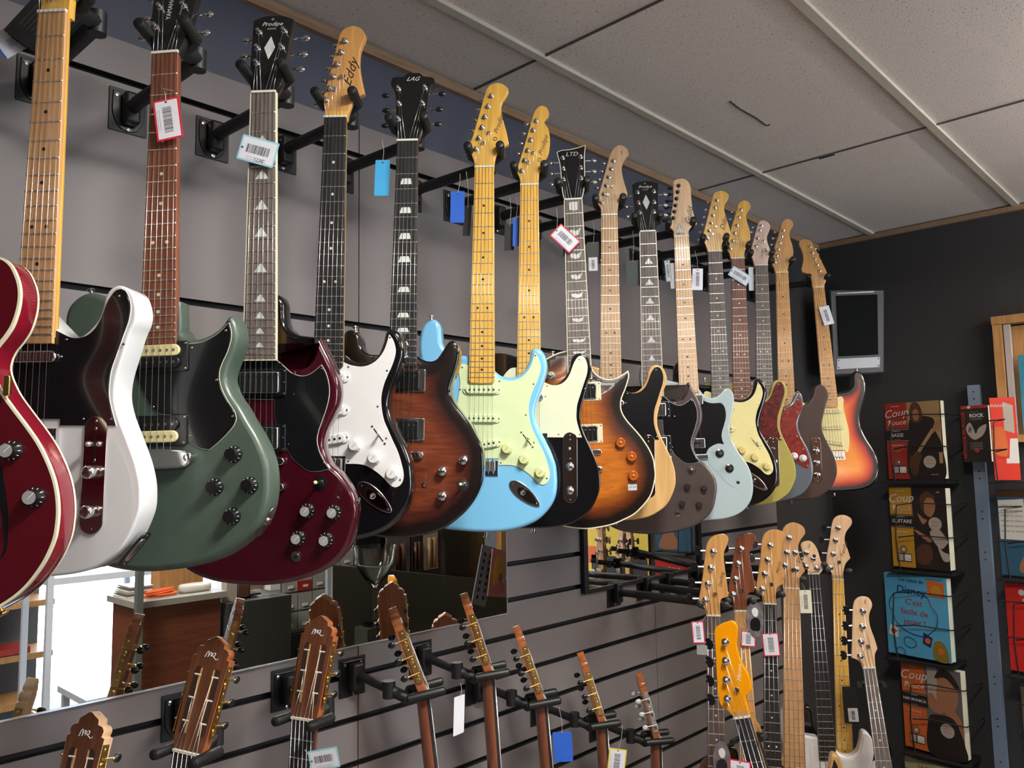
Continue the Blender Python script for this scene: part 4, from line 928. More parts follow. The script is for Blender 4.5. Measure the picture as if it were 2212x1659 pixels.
price_tag('black_leaflet', 'black leaflet hanging behind the royal blue card at the sky blue guitar', MX[6], [(-46,75),(-33,80),(-34,150),(-52,142)], -30, back=blackcard, bars=False, hole=False, group=TG, cat='leaflet', cord=[(-44, 0, -25)])
price_tag('black_leaflet', 'black leaflet hanging behind the narrow blue card', MX[7], [(-60,80),(-38,86),(-38,150),(-62,146)], -32, back=blackcard, bars=False, hole=False, group=TG, cat='leaflet', cord=[(-48, 20, -25)])
price_tag('price_tag', 'tilted white price tag with red border on the amber sunburst guitar neck', MX[8], [(-33,60),(14,111),(-14,139),(-61,93)], 9, border=redm, group=TG, cord=[(-42, 20, 0)])
price_tag('black_leaflet', 'black leaflet with white label left of the natural ash guitar neck', MX[9], [(-60,60),(-26,70),(-26,128),(-56,120)], -25, back=blackcard, bars=False, hole=False, group=TG, cat='leaflet', cord=[(-42, 10, -25)])
price_tag('price_tag', 'small white label below the black leaflet, left of the natural ash neck', MX[9], [(-56,105),(-32,110),(-32,147),(-54,141)], -22, group=TG, hole=False)
price_tag('black_leaflet', 'dark green and black leaflet left of the brown horned guitar neck', MX[10], [(-62,70),(-24,80),(-26,150),(-60,146)], -25, back=mat('dark_green_card', (.01, .035, .025), .5), bars=False, hole=False, group=TG, cat='leaflet', cord=[(-40, -10, -25)])
price_tag('price_tag', 'upright white barcode tag right of the pale maple neck', MX[11], [(28,96),(57,98),(54,162),(23,160)], -4, group=TG, cord=[(38, 40, -15)])
price_tag('price_tag', 'white and cyan barcode tag left of the pale maple neck', MX[11], [(-52,62),(-34,66),(-32,130),(-46,126)], -20, border=labelcyan, group=TG)
price_tag('price_tag', 'folded white tag edge just left of the pale maple neck', MX[11], [(-32,70),(-22,76),(-20,160),(-34,140)], -20, group=TG, bars=False, hole=False)
price_tag('price_tag', 'tilted white barcode tag between the black and mustard gold guitar necks', MX[13], [(-15,24),(40,65),(23,94),(-36,56)], 8, border=labelcyan, group=TG)
price_tag('price_tag', 'curled white tag left of the slate grey guitar neck', MX[14], [(-42,5),(-26,2),(-26,90),(-42,80)], -8, group=TG, bars=False, hole=False)
price_tag('price_tag', 'small grey-white tag on the left-handed sunburst guitar neck', MX[16], [(-11,84),(28,78),(42,151),(5,160)], 8, group=TG, hole=False)
# ------------------------------------------------------------------ classical guitars (heads and necks show below the mirror)
CL = [(1,(.448,1.385,-.571),207,-.6,0,'dark',  'classical guitar with dark head and white script, lowest at the bottom left corner', black),
      (2,(.639,1.385,-.483),209,-7.2,0,'dark', 'classical guitar with reddish slotted head and script logo, left one under the mirror edge', black),
      (3,(.865,1.385,-.481),203,-2.2,0,'dark', 'classical guitar with reddish slotted head and script logo, below the maroon horned guitar', black),
      (4,(1.179,1.385,-.489),322,0,6.4,'back', 'classical guitar seen edge-on below the sky blue guitar, left one of the five turned away', black),
      (5,(1.380,1.385,-.488),320,0,3.3,'back', 'classical guitar seen edge-on with brightly shining tuner plate, in front of the mirror right edge', black),
      (6,(1.564,1.385,-.592),318,0,4.2,'back', 'classical guitar seen edge-on above the royal blue card', black),
      (7,(1.810,1.385,-.703),316,0,2.4,'back', 'classical guitar seen edge-on above the yellow-edged tag', black),
      (8,(2.069,1.385,-.812),314,0,-.2,'back', 'classical guitar seen edge-on with white pearl tuner buttons', pearl)]
topwood = wood('spruce_top', (.6, .38, .16), (.7, .48, .24), .3, .6, axis=1)
def cl_plate(side, bm_, plate):
    """engraved side plate with three shafts and buttons pointing backwards"""
    b = MB(); x = side*36.4
    b.box((x, 88, -9), (2, 118, 13), plate)
    for i, y in enumerate((50, 88, 126)):
        b.lathe((x+side*1, y-9, -9), [(4.5, 0), (4.5, 1.6), (2, 2.2)], nickel if plate is chrome else gold, ax=(side, 0, 0), seg=12)
        b.cyl((x+side*2.6, y, -2), (x+side*2.6, y, -28), 1.7, plate, 8)
        b.lathe((x+side*2.6, y, -26), [(2, 0), (3, 2), (2, 4)], plate, ax=(0, 0, -1), seg=10)
        b.ball((x+side*2.6, y, -37), 8.5, bm_, (.5, .85, 1), 14)
        for q in (-14, 14): b.ball((x+side*.8, y+q, -9), 2.6, plate, (.5, 1, 1), 8)
    return b
for k, O, yaw, ro, le, mode, label, bm_ in CL:
    mx = frame(O, yaw, ro, le)
    g = thing('classical_guitar', label, 'classical guitar', mx, 'classical guitars in the lower row')
    plate = chrome if k == 8 else gold
    M = Matrix.Rotation(-R(14), 4, 'X'); b = MB(); o = catmull(fl(H_CLAS), True, 5)
    wd = maplepale if k == 1 else wood('orange_cedar_edge', (.28, .08, .02), (.42, .14, .05), .3, .6)
    b.slab(o, -21, -2, wd, .6, .8, 2, top=wood('dark_cedar_face', (.085, .028, .012), (.15, .052, .024), .35, .5))
    for s_ in (-1, 1):
        b.slab(capsule(s_*17.5, 84, 112, 15.5, 90), -2.1, -1.75, mat('slot_dark_brown', (.03, .012, .006), .6)); b.slab(capsule(s_*17.5-s_*5.2, 84, 108, 3.5, 90), -1.8, -1.65, mapleora)
        for y in (50, 88, 126): b.cyl((s_*10.5, y, -3.4), (s_*24, y, -3.4), 2.2, bone, 10)
    h = b.build('headstock', g, M)
    b = MB()
    c = [(-16, -5), (-12, 6), (-9, 8), (-8, 0), (-9, -4), (-4, 6), (-1, 5), (-2, -2), (3, 5), (8, 6), (7, 0), (2, 0), (8, -4), (13, -7), (17, -4)]
    b.tube([(x*.8, 160+y*.8, -1.5) for x, y in catmull(c, False, 2)], .75, white, 5); b.build('logo', h)
    for s_ in (-1, 1):
        ob = cl_plate(s_, bm_, plate).build('tuning_machine', h)
    neck(g, 650, 475, ebony, cedar, None, pearl, hw0=25.5, slope=.0155, nfret=19, thick=21, heel=350)
    for i in range(6):
        t = i/5*2-1; b = MB(); b.cyl((t*22, 0, 1.5), (t*29, -650, 4), .5, steel if i < 3 else white, 5)
        yy = (50, 88, 126)[min(i, 5-i)]; q = M @ Vector(((1 if i > 2 else -1)*(14+abs(t)*2), yy, 0)); b.cyl((t*22, 0, 1.5), q, .5, steel if i < 3 else white, 5); b.build('string', g)
    b = MB(); o = catmull(fl([(p[0]*(.72 if k > 5 else 1),)+tuple(p[1:]) for p in CLAS]), True, 7); b.slab(o, -108, -9, cedar, 1.5, 1.5, 2, top=topwood); b.lathe((0, -480, -9), [(44, -.5), (44, .1)], black, seg=30); b.build('body', g)
    b = MB(); b.box((0, -650, -5), (170, 26, 8), rose); b.build('bridge', g)
HC = ['lowest, at the bottom left corner', 'left of the pair with script logos', 'right of the pair with script logos', 'left of the five turned away', 'in front of the mirror right edge', 'above the royal blue card', 'above the yellow-edged tag', 'with white pearl buttons']
for (k, O, yaw, ro, le, mode, label, bm_), hcl in zip(CL, HC):
    mx = frame(O, yaw, ro, le)
    hanger('black hanger of the classical guitar '+hcl, mx, back=.085, prong=.036, group='wall hangers of the classical guitars', zoff=.004, v0=4, w0=-30, v1=-2, w1=36, arm_r=.010)
cards = 'tags on the classical guitars'
def free_tag(name, label, C_, yaw, w_, h_, tilt=0, **kw):
    mx = frame(C_, yaw, tilt, 0); price_tag(name, label, mx, [(-w_/2, -h_/2), (w_/2, -h_/2), (w_/2, h_/2), (-w_/2, h_/2)], 0, **kw)
free_tag('price_tag', 'white and cyan barcode tag at the classical guitar neck, bottom centre-left', (.853, 1.293, -.528), 208, 60, 36, 13, border=labelcyan, group=cards, cord=[(-40, -20, -8)])
free_tag('price_tag', 'narrow white tag seen nearly edge-on below the sky blue guitar', (1.195, 1.304, -.532), 285, 42, 78, -4, bars=False, hole=False, group=cards, cord=[(10, -62, -4)])
free_tag('blue_card', 'royal blue card hanging at a classical guitar neck', (1.546, 1.315, -.690), 222, 46, 70, 2, back=royal, bars=False, group=cards, cat='card tag', cord=[(-4, -90, -12)])
free_tag('price_tag', 'yellow-edged white barcode tag at a classical guitar neck', (1.764, 1.317, -.788), 222, 46, 74, -8, border=yelm, group=cards, cord=[(6, -95, -12)])

# ------------------------------------------------------------------ bass guitars lower right
b_black = posts4 = None
BAR = [
 ('B1',(2.054,1.182,-.438),212,-.9,19,4,[(-19,3,1),(-24,-19),(-42,-30,1),(-34,-68),(-24,-127),(-16,-186),(-7,-209),(8,-222),(34,-227),(47,-216),(42,-196),(33,-173),(34,-142),(39,-97),(43,-53,1),(24,-47),(19,-29),(19,3,1)],[(4,-177),(-4,-132),(-13,-87),(-21,-42)],mapleora,rose,mapleora,'bassblack','bass guitar with light brown maple head, left one of the bass row',cedar,black,'dot',[('Sterling',24,-100,78,.014)]),
 ('B2',(2.218,1.185,-.449),212,1.0,18.5,4,[(-19,3,1),(-22,-27),(-32,-46,1),(-28,-79),(-15,-135),(-5,-183),(3,-211),(25,-225),(48,-226),(56,-210),(41,-182),(35,-154),(41,-111),(46,-69),(40,-55,1),(24,-50),(19,-22),(19,3,1)],[(12,-181),(1,-138),(-9,-93),(-19,-48)],mahog,mapleora,mahog,'bassblack','bass guitar with dark reddish brown head, behind the orange head',mahog,black,'dot',None),
 ('B3',(2.353,1.159,-.444),212,-1.6,18.5,4,[(-19,3,1),(-23,-24),(-40,-36,1),(-34,-78),(-24,-142),(-18,-196),(-3,-219),(26,-225),(49,-213),(40,-183),(37,-149),(40,-105),(41,-61,1),(24,-51),(19,-26),(19,3,1)],[(5,-177),(-4,-133),(-13,-90),(-21,-44)],mapleora,ebony,mapleora,'bass','bass guitar with light maple head and white-dotted black fretboard, centre of bass row',blackp,white,'dot',[('Marcus',28,-110,78,.013)]),
 ('B4',(2.542,1.175,-.422),212,-1.8,25,5,[(-25,3,1),(-29,-39),(-31,-101),(-27,-169),(-17,-198),(10,-212),(38,-202),(47,-180),(31,-155),(24,-129),(33,-88),(44,-57,1),(28,-34),(25,3,1)],[(-18,-73),(-12,-115),(-4,-162),(14,-115),(17,-62)],mapletan,mapletan,mapletan,'bass','five-string bass guitar with broad tan maple neck and pale head',ash,black,None,[('Sire',26,-95,78,.02)]),
 ('B5',(2.689,1.162,-.391),212,1.3,18,4,[(-18,3,1),(-20,-21),(-37,-34),(-27,-58),(-33,-100),(-5,-110),(10,-98),(20,-76),(26,-45),(32,-17),(18,3,1)],[(-18,-70),(2,-50),(-22,-24),(13,-18)],maplepale,ebony,maplepale,'bassblack','bass guitar with short cream head and narrow black fretboard',white,white,None,[('S',-8,-92,0,.016)]),
 ('B6',(2.798,1.125,-.419),208,-.9,18,4,[(-18,5,1),(-21,-23),(-36,-39,1),(-32,-83),(-20,-138),(-13,-183),(-1,-211),(25,-220),(49,-210),(52,-190),(33,-162),(27,-134),(36,-101),(43,-74,1),(26,-52),(19,-24),(18,3,1)],[(7,-175),(-3,-133),(-12,-86),(-22,-39)],maplepale,maple,mapletan,'bassblack','bass guitar with tall maple head and maple neck, highest head of the bass row',blackp,white,'dotd',[('Fender',24,-105,72,.02)]),
 ('B7',(2.406,.892,-.602),205,4.9,17,4,[(-17,3,1),(-23,-18),(-43,-29,1),(-33,-86),(-22,-154),(-13,-186),(6,-198),(27,-193),(33,-174),(21,-147),(19,-116),(26,-79),(30,-52,1),(20,-34),(17,3,1)],[(6,-159),(-2,-115),(-11,-73),(-19,-32)],maplepale,rosegrey,maplepale,'bassblack','bass guitar with cream head and brown fretboard standing nearest the books',blackp,cream,'dot',[('S',14,-183,0,.014)]),
 ('B8',(1.700,.918,-.580),195,14.4,18.5,4,[(-18,3,1),(-26,-14),(-42,-36),(-33,-89),(-20,-141),(-7,-194),(6,-204),(36,-208),(46,-196),(42,-177),(32,-153),(31,-118),(39,-89),(38,-56,1),(20,-42),(18,-18),(18,3,1)],[(10,-165),(-1,-125),(-12,-84),(-22,-43)],mat('bright_orange_lacquer',(.9,.33,.0),.2,coat=1,var=.03),ebony,mapleora,'bassblack','bass guitar with bright orange painted head, in front of the bass row',mat('bright_orange_lacquer',(.9,.33,.0)),black,None,[('Marcus',22,-95,72,.013)]),
]
BMX = {}
for (k, O, yaw, ro, hw0, ns, ho, po, hm, fb, nk, tk, label, bodym, gm, inl, logo) in BAR:
    mx = frame(O, yaw, ro, 0); BMX[k] = mx
    g = thing('bass_guitar', label, 'bass guitar', mx, 'bass guitars at the lower right')
    sc_b = lambda pts: [(p[0]*1.05, (p[1]-465)*1.25+592)+tuple(p[2:]) for p in pts]
    body(g, sc_b(STRAT), bodym, 42, 7, 7)
    b = MB(); b.slab(catmull(fl(sc_b(G_STRAT)), True, 8), -9, -7, gm, .4); b.build('pickguard', g)
    neck(g, 864, 603, fb, nk, 'dot' if inl else None, dotdark if inl == 'dotd' else pearl, hw0=hw0, slope=.016, nfret=20, thick=20, heel=600)
    def tb(b, z, p=po):
        b.lathe((p[0][0] if 0 else 6, 60, z), [(6, 0), (6, 2), (2.5, 2.6), (6, 4.5), (5.5, 6)], chrome, seg=14)
    lg = [(t, x, y, rr, s_, logow if k == 'B8' else ink2, .3) for t, x, y, rr, s_ in logo] if logo else None
    P = sorted(po, key=lambda p: p[0]) if ns == 4 else po
    Mh = headstock(g, ho, hm, 0, po, tk, side=-1, thick=15, extra=tb, logo=lg, face=hm)
    strings(g, hw0, 864, 30 if ns == 4 else 36, 3, sorted(po, key=lambda p: -p[1])[:ns] if ns == 4 else [(-18,-73),(-12,-115),(-4,-162),(14,-115),(17,-62)], Mh, n=ns, rad=.75)
    pickup('pbass', 0, 745, g); b = MB(); b.slab(rect(0, -864, 86, 56, 3), -9, -2, chrome, 1); b.build('bridge', g)
HB = {'B1':'left one of the bass row','B2':'holding the dark reddish brown headed bass','B3':'at the centre of the bass row','B4':'holding the five-string bass','B5':'holding the bass with short cream head','B6':'holding the bass with the highest head'}
for k, l in HB.items(): hanger('long black wall hanger '+l, BMX[k], back=.075, prong=.034, group='wall hangers of the bass guitars', platez=EYE-.42, zoff=-.0+.022, arm_r=.012, v0=-26, w0=-24, v1=-34, w1=20)
# floor stand that carries the two basses in front
for k, lab in (('B7', 'black floor stand under the bass with cream head nearest the books'), ('B8', 'black floor stand under the bass with bright orange head')):
    mx = BMX[k]; O = mx.translation; n = mx.col[2].xyz; foot = mx @ Vector((0, -1.03, -.03)); t = thing('guitar_stand', lab, 'guitar stand', T((foot.x, foot.y, 0)))
    inv = T((-foot.x, -foot.y, 0)); b = MB(1); top = mx @ Vector((0, -.05, -.055))
    b.tube([inv @ Vector((foot.x-n.x*.10, foot.y-n.y*.10, .02)), inv @ (mx @ Vector((0, -.6, -.10))), inv @ top], .011, mattblack, 10); b.build('pole', t)
    for a in (-50, 50, 180):
        d = Matrix.Rotation(R(a), 3, 'Z') @ Vector((n.x, n.y, 0)).normalized(); b = MB(1); b.tube([(-n.x*.1, -n.y*.1, .25), (-n.x*.1+d.x*.28, -n.y*.1+d.y*.28, .012)], .010, mattblack, 8); b.build('leg', t)
    b = MB(1); h = foot.z; b.tube([inv @ (foot+mx.col[0].xyz*.12+Vector((0, 0, -.0))+n*.03), inv @ (foot+mx.col[0].xyz*.12-n*.08), inv @ (foot-mx.col[0].xyz*.12-n*.08), inv @ (foot-mx.col[0].xyz*.12+n*.03)], .009, rubber, 8); b.build('cradle', t)
    b = MB(1)
    for s_ in (-1, 1): b.tube([inv @ top, inv @ (mx @ Vector((s_*.032, -.05, -.03))), inv @ (mx @ Vector((s_*.033, -.045, .012)))], .0065, rubber, 8)
    b.build('neck_yoke', t)
TB = 'tags on the bass guitars'
price_tag('price_tag', 'white price tag with red border left of the bass with light brown maple head', BMX['B1'], [(-62,15),(-28,13),(-24,75),(-58,74)], 10, border=redm, group=TB, cord=[(-20, 0, 2)])
price_tag('plain_card', 'small grey plain card below the left red-bordered tag', BMX['B1'], [(-48,72),(-18,70),(-18,105),(-48,108)], 4, back=mat('grey_card', (.3, .3, .3), .6), bars=False, hole=False, group=TB, cat='card tag')
price_tag('price_tag', 'white price tag with pink-red border right behind the bright orange head', BMX['B2'], [(-4,52),(38,56),(34,102),(-6,96)], 10, border=redm, group=TB, cord=[(0, 10, 2)])
price_tag('price_tag', 'red-bordered white price tag on the black fretboard at the centre of the bass row', BMX['B3'], [(-28,85),(22,83),(26,152),(-20,152)], 10, border=redm, group=TB, cord=[(0, 10, 2)])
price_tag('price_tag', 'cream barcode tag at the broad five-string neck', BMX['B4'], [(22,0),(58,2),(62,75),(25,72)], 10, back=mat('cream_card', (.75, .73, .58), .6), inner=None, group=TB, cord=[(30, -20, 2)])
price_tag('price_tag', 'white price tag with red border below the orange head at the bottom edge', BMX['B8'], [(-50,78),(-4,90),(-20,150),(-66,138)], 10, border=redm, group=TB, cord=[(-10, 12, 3)])
price_tag('black_leaflet', 'black leaflet with a white label beside the maple bass neck', BMX['B6'], [(-4,350),(44,352),(46,472),(4,468)], 12, back=blackcard, bars=False, hole=False, group=TB, cat='leaflet', cord=[(20, 350, 2)])
price_tag('price_tag', 'small white label at the foot of the black leaflet beside the maple bass neck', BMX['B6'], [(12,418),(44,422),(46,466),(16,462)], 14, group=TB, hole=False)
photogrey = mat('print_grey_photo', (.16, .14, .15), .4, var=.9, scale=45)
for nm, lb, mxx, cx, cv in (('oval_card', 'oval grey picture card hanging at the left bass neck, bottom edge', BMX['B1'], 12, 385), ('oval_card', 'oval grey picture card behind the reddish brown bass head', BMX['B2'], 38, 20)):
    t = thing(nm, lb, 'card tag', mxx @ T((cx/1000, -cv/1000, .014)), TB); b = MB()
    b.slab([(24*math.cos(i*math.pi/14), 52*math.sin(i*math.pi/14)) for i in range(28)], -.4, .4, photogrey); b.build('card', t)
    b = MB(); b.slab(catmull([(-12, -30), (10, -32), (14, -8), (6, 4), (-8, 2), (-15, -12)], True, 5), .4, .5, black); b.slab(catmull([(-4, 10), (6, 8), (10, 24), (2, 34), (-8, 26)], True, 5), .4, .5, white); b.build('printed_picture', t)

# ------------------------------------------------------------------ mirrors on the slat wall
mirrormat = mat('mirror_silver', (.86, .88, .88), .0, 1, var=.0)
edgemat = mat('mirror_polished_edge', (.8, .82, .82), .15, .6)
t = thing('wall_mirror', 'long frameless mirror on the grey slat wall behind the classical guitar heads', 'mirror', T((.5, WALL-.004, EYE)))
b = MB(1); b.box((.04, 0, -.205), (2.16, .006, .412), mirrormat); b.build('glass', t)
b = MB(1); b.box((1.1205, -.0005, -.205), (.002, .0075, .414), edgemat); b.box((.04, -.0005, -.4125), (2.16, .0075, .003), edgemat); b.build('polished_edge', t)
t = thing('wall_mirror', 'small black-framed mirror with yellow reflections behind the bass heads', 'mirror', T((2.30, WALL-.006, EYE-.2)))
b = MB(1); b.box((0, 0, .0), (.66, .006, .385), mirrormat); b.build('glass', t)
b = MB(1)
for x in (-.337, .337): b.box((x, -.002, 0), (.02, .016, .405), mattblack)
for z in (-.197, .197): b.box((0, -.002, z), (.66, .016, .012), mattblack)
b.build('frame', t)

# ------------------------------------------------------------------ end wall: loudspeaker, book rack, display frame
spk = mat('speaker_cabinet_grey', (.075, .08, .085), .45, bump=.1, scale=120); grille = mat('speaker_grille_black', (.004, .005, .0055), .8, spec=.15)
ang = 214; n = Vector((math.cos(R(ang)), math.sin(R(ang)), 0)); u = Vector((-n.y, n.x, 0))
Ms = Matrix(((u.x, 0, n.x, 3.70), (u.y, 0, n.y, 1.335), (0, 1, 0, EYE+.565), (0, 0, 0, 1)))
t = thing('loudspeaker', 'dark grey wall loudspeaker with silver label plate, on the dark end wall', 'loudspeaker', Ms)
b = MB(1); o = [(-.118, -.195), (.103, -.19), (.125, .19), (-.112, .20)]
a1 = [b.v(x, y, 0) for x, y in offset(ccw(o), .006)]; a0 = [b.v(x, y, -.008) for x, y in ccw(o)]; a2 = [b.v(x*.92, y*.97, -.16) for x, y in ccw(o)]
b.rings([a2, a0, a1], spk, smooth=False)
b.tube([(-.02, -.05, -.13), (-.02, -.05, -.20), (0, 0, -.235)], .018, mattblack, 8); b.build('cabinet', t)
b = MB(1); b.slab([(-.088, -.108), (.080, -.106), (.092, .168), (-.084, .170)], 0, .008, grille, .003); b.build('grille', t)
b = MB(1); b.slab([(-.100, -.168), (.083, -.164), (.088, -.118), (-.097, -.120)], .0, .003, mat('silver_label_plate', (.5, .52, .58), .4, .2), .0005)
for x, y in ((-.09, -.128), (-.092, -.16), (.078, -.157), (.08, -.126)): b.lathe((x, y, .003), [(.003, 0), (.002, .001)], black, seg=8)
b.build('label_plate', t)
b = MB(1); b.box((0, .182, .0), (.16, .004, .002), edgemat); b.build('trim_strip', t)
# book rack
rackblue = mat('blue_grey_steel_post', (.17, .215, .29), .45)
RX = 3.79
t = thing('book_rack', 'blue-grey steel post with black wire pockets for books on the dark end wall', 'book rack', T((3.88, .925, EYE)))
b = MB(1); b.box((0, 0, -.72), (.03, .046, 2.04), rackblue)
for k in range(12): b.lathe((-.0155, 0, .27-.17*k), [(.0035, 0), (.0035, .0006)], black, ax=(-1, 0, 0), seg=8); b.lathe((-.0155, 0, .24-.17*k), [(.0035, 0), (.0035, .0006)], black, ax=(-1, 0, 0), seg=8)
b.build('post', t)
def pocket(yc, w_, zb, h, dep=.085):
    """bent wire pocket in front of a book; local to the rack"""
    b = MB(1); x0 = RX-3.88; xf = x0-dep; y = yc-.925
    for zz in (.82, .42):
        b.tube([(0, y-w_*.62*(1 if yc > .92 else -1), zb+h*zz), (xf, y-w_*.52*(1 if yc > .92 else -1), zb+h*zz), (xf-.004, y, zb+h*(zz+.015)), (xf, y+w_*.30, zb+h*(zz-.02))]+([(xf, y+w_*.34, zb+h*.4), (xf, y+w_*.30, zb)] if zz > .5 else []), .0028, mattblack, 6)
    b.tube([(0, y-w_*.5, zb-.004), (xf, y-w_*.5, zb-.004), (xf, y+w_*.5, zb-.004), (0, y+w_*.5, zb-.004)], .0026, mattblack, 6)
    b.box((xf/2, y, zb-.010), (abs(xf), w_*1.05, .006), mattblack); b.build('wire_pocket', t)
C_ = lambda n_, c, **k: mat(n_, c, .4, coat=.25, **k)
cred, cyel, cora, cblu = C_('cover_red', (.36, .025, .015)), C_('cover_amber', (.5, .25, .02)), C_('cover_orange', (.6, .12, .02)), C_('cover_blue', (.085, .37, .58))
cdark, cbrown, cskin, ctan = C_('print_dark', (.02, .014, .012)), C_('print_brown', (.09, .035, .015)), C_('print_skin', (.34, .15, .075)), C_('print_tan', (.36, .22, .10))
cgrey, cpale, cwhite, cnavy = C_('print_grey', (.12, .11, .11)), C_('print_pale', (.4, .34, .28)), C_('print_white', (.7, .68, .62)), C_('print_navy', (.012, .03, .13))
pages = mat('page_edges', (.62, .60, .46), .7, var=.2, scale=300)
BG = 'music method books on the wire rack'
def book(label, yL, zb, w_, h, th=.014, cover=cdark, lean=0, X=RX, spiral=False, stack=1, group=BG, name='book', yawd=-11):
    """book facing the room; local x right, y up, z out of the cover"""
    M = Matrix(((0, 0, -1, X-.02), (-1, 0, 0, yL), (0, 1, 0, zb+EYE), (0, 0, 0, 1))) @ Matrix.Rotation(R(yawd), 4, 'Y') @ Matrix.Rotation(R(-lean), 4, 'X')
    t = thing(name, label, 'book', M, group)
    b = MB(1); b.box((w_/2, h/2, -th/2-.001), (w_-.003, h-.004, th), pages); b.build('pages', t)
    b = MB(1); b.box((w_/2, h/2, .0004), (w_, h, .0009), cover); b.box((w_/2, h/2, -th-.002), (w_, h, .0009), cover)
    if not spiral: b.box((0, h/2, -th/2-.001), (.0012, h, th+.003), cover)
    b.build('cover', t)
    if spiral:
        b = MB(1)
        for k in range(int(h/.009)): b.lathe((-.003, .004+k*.009, -th/2), [(.0095, 0), (.0105, .001), (.0095, .0022)], nickel, ax=(0, 1, 0), seg=10)
        b.build('spiral_binding', t)
    return t
def art(t, w_, h):
    b = MB(1); z = [.0011]
    class A: pass
    a = A(); a.b = b
    def poly(pts, m, smooth=False):
        pp = [(p[0]*w_, p[1]*h)+tuple(p[2:]) for p in pts]
        if smooth: pp = catmull(pp, True, .006)
        pp = ccw(pp); z[0] += .00006; b.face([b.v(x, y, z[0]) for x, y in pp], m)
    def txt(s_, x, y, size, m, rot=0, sh=0, bold=0): z[0] += .00006; b.text(s_, T((x*w_, y*h, z[0]+.0001)) @ Matrix.Rotation(R(rot), 4, 'Z'), size*h, m, sh, 'CENTER', bold)
    def circ(x, y, r_, m): poly([(x+r_*math.cos(i*math.pi/10), y+r_*w_/h*math.sin(i*math.pi/10)) for i in range(20)], m)
    a.poly, a.txt, a.circ = poly, txt, circ; a.done = lambda: b.build('printed_cover', t)
    return a
def coup(t, w_, h, col, word, pic):
    a = art(t, w_, h); R4 = lambda x0, y0, x1, y1, m: a.poly([(x0, y0), (x1, y0), (x1, y1), (x0, y1)], m)
    R4(0, 0, .41, 1, col); pic(a, R4)
    R4(0, .49, .44, .66, cdark); R4(.0, .50, .43, .503, cwhite); R4(.0, .645, .43, .648, cwhite)
    a.txt('MÉTHODE', .2, .955, .024, cwhite); a.txt('Coup', .2, .86, .15, cwhite, 4, .35); a.txt('Pouce', .21, .74, .10, cwhite, 3, .35); a.txt('de', .07, .76, .05, cwhite, 0, .3)
    a.txt('DÉBUTER LA', .2, .628, .018, cwhite); a.txt(word, .21, .573, .064 if len(word) < 8 else .047, cwhite, 0, 0, .012); a.txt('VOLUME 1', .21, .518, .02, cyel if col != cyel else cora)
    a.txt('DENIS ROUX', .2, .44, .028, cwhite); a.txt('BRUNO GARLEJ', .2, .40, .024, cpale); a.txt('LAURENT', .2, .365, .024, cpale)
    a.circ(.21, .22, .07, cgrey); a.circ(.21, .22, .045, col); a.circ(.21, .22, .02, cwhite)
    R4(.09, .07, .35, .17, cdark); R4(.10, .08, .20, .16, cpale); R4(.22, .08, .34, .16, cwhite); a.txt('CD + MP3', .28, .10, .022, cdark)
    return a
# 1 bass method
t1 = book('red spiral-bound music book with picture of a bass player, topmost on the rack', 1.262, -.100, .247, .335, .030, cdark, spiral=True)
def pic1(a, R4):
    R4(.41, 0, 1, 1, ctan); a.poly([(.41, .0), (1, 0), (1, .42), (.9, .62), (.86, .78), (.5, .80), (.41, .6)], cdark, 1)
    a.poly([(.47, .78), (.46, .9), (.52, .99), (.62, .98), (.68, .88), (.67, .76), (.56, .72)], cbrown, 1); a.poly([(.52, .78), (.52, .88), (.6, .9), (.63, .8), (.58, .75)], cskin, 1)
    a.poly([(.46, .27), (.52, .25), (.88, .62), (.84, .65)], ctan); a.poly([(.43, .3), (.40, .18), (.46, .05), (.55, .08), (.58, .2), (.64, .3), (.56, .36), (.5, .3)], cbrown, 1)
    a.poly([(.84, .58), (.92, .62), (1, .6), (1, .72), (.9, .72)], cskin, 1); R4(.94, .2, 1, .34, ctan)
a = coup(t1, .243, .335, cred, 'BASSE', pic1); a.circ(.77, .22, .11, cpale); a.txt('MÉTHODE', .77, .24, .02, cred); a.txt('100% vidéo', .77, .20, .02, cred); a.txt('play music', .85, .06, .022, cwhite); a.done()
# 2 guitar method
t2 = book('amber yellow music method book with picture of a guitarist, second on the rack', 1.266, -.482, .247, .345, .042, cdark)
def pic2(a, R4):
    R4(.41, 0, 1, 1, cdark); a.poly([(.6, .72), (.6, .84), (.68, .9), (.78, .88), (.82, .78), (.78, .68), (.7, .64)], cskin, 1); a.poly([(.57, .74), (.56, .88), (.68, .96), (.82, .9), (.8, .86), (.7, .88), (.63, .82), (.62, .7)], cbrown, 1)
    a.poly([(.50, .68), (.6, .62), (.66, .6), (.58, .55)], cskin, 1); a.poly([(.42, .47), (.5, .46), (.72, .36), (.66, .33)], cskin, 1); a.poly([(.7, .46), (.85, .5), (1, .36), (1, .34), (.88, .26), (.76, .34)], cpale, 1)
    a.poly([(.44, .22), (.55, .3), (.7, .28), (.72, .14), (.6, .05), (.46, .08)], cbrown, 1); a.poly([(.82, .28), (.92, .22), (1, .2), (1, .12), (.9, .12)], cpale, 1)
a = coup(t2, .245, .345, cyel, 'GUITARE', pic2); a.circ(.80, .56, .115, cpale); a.txt('MÉTHODE', .8, .58, .02, cred); a.txt('100% vidéo', .8, .54, .02, cred); a.txt('play', .88, .95, .026, cwhite); a.done()
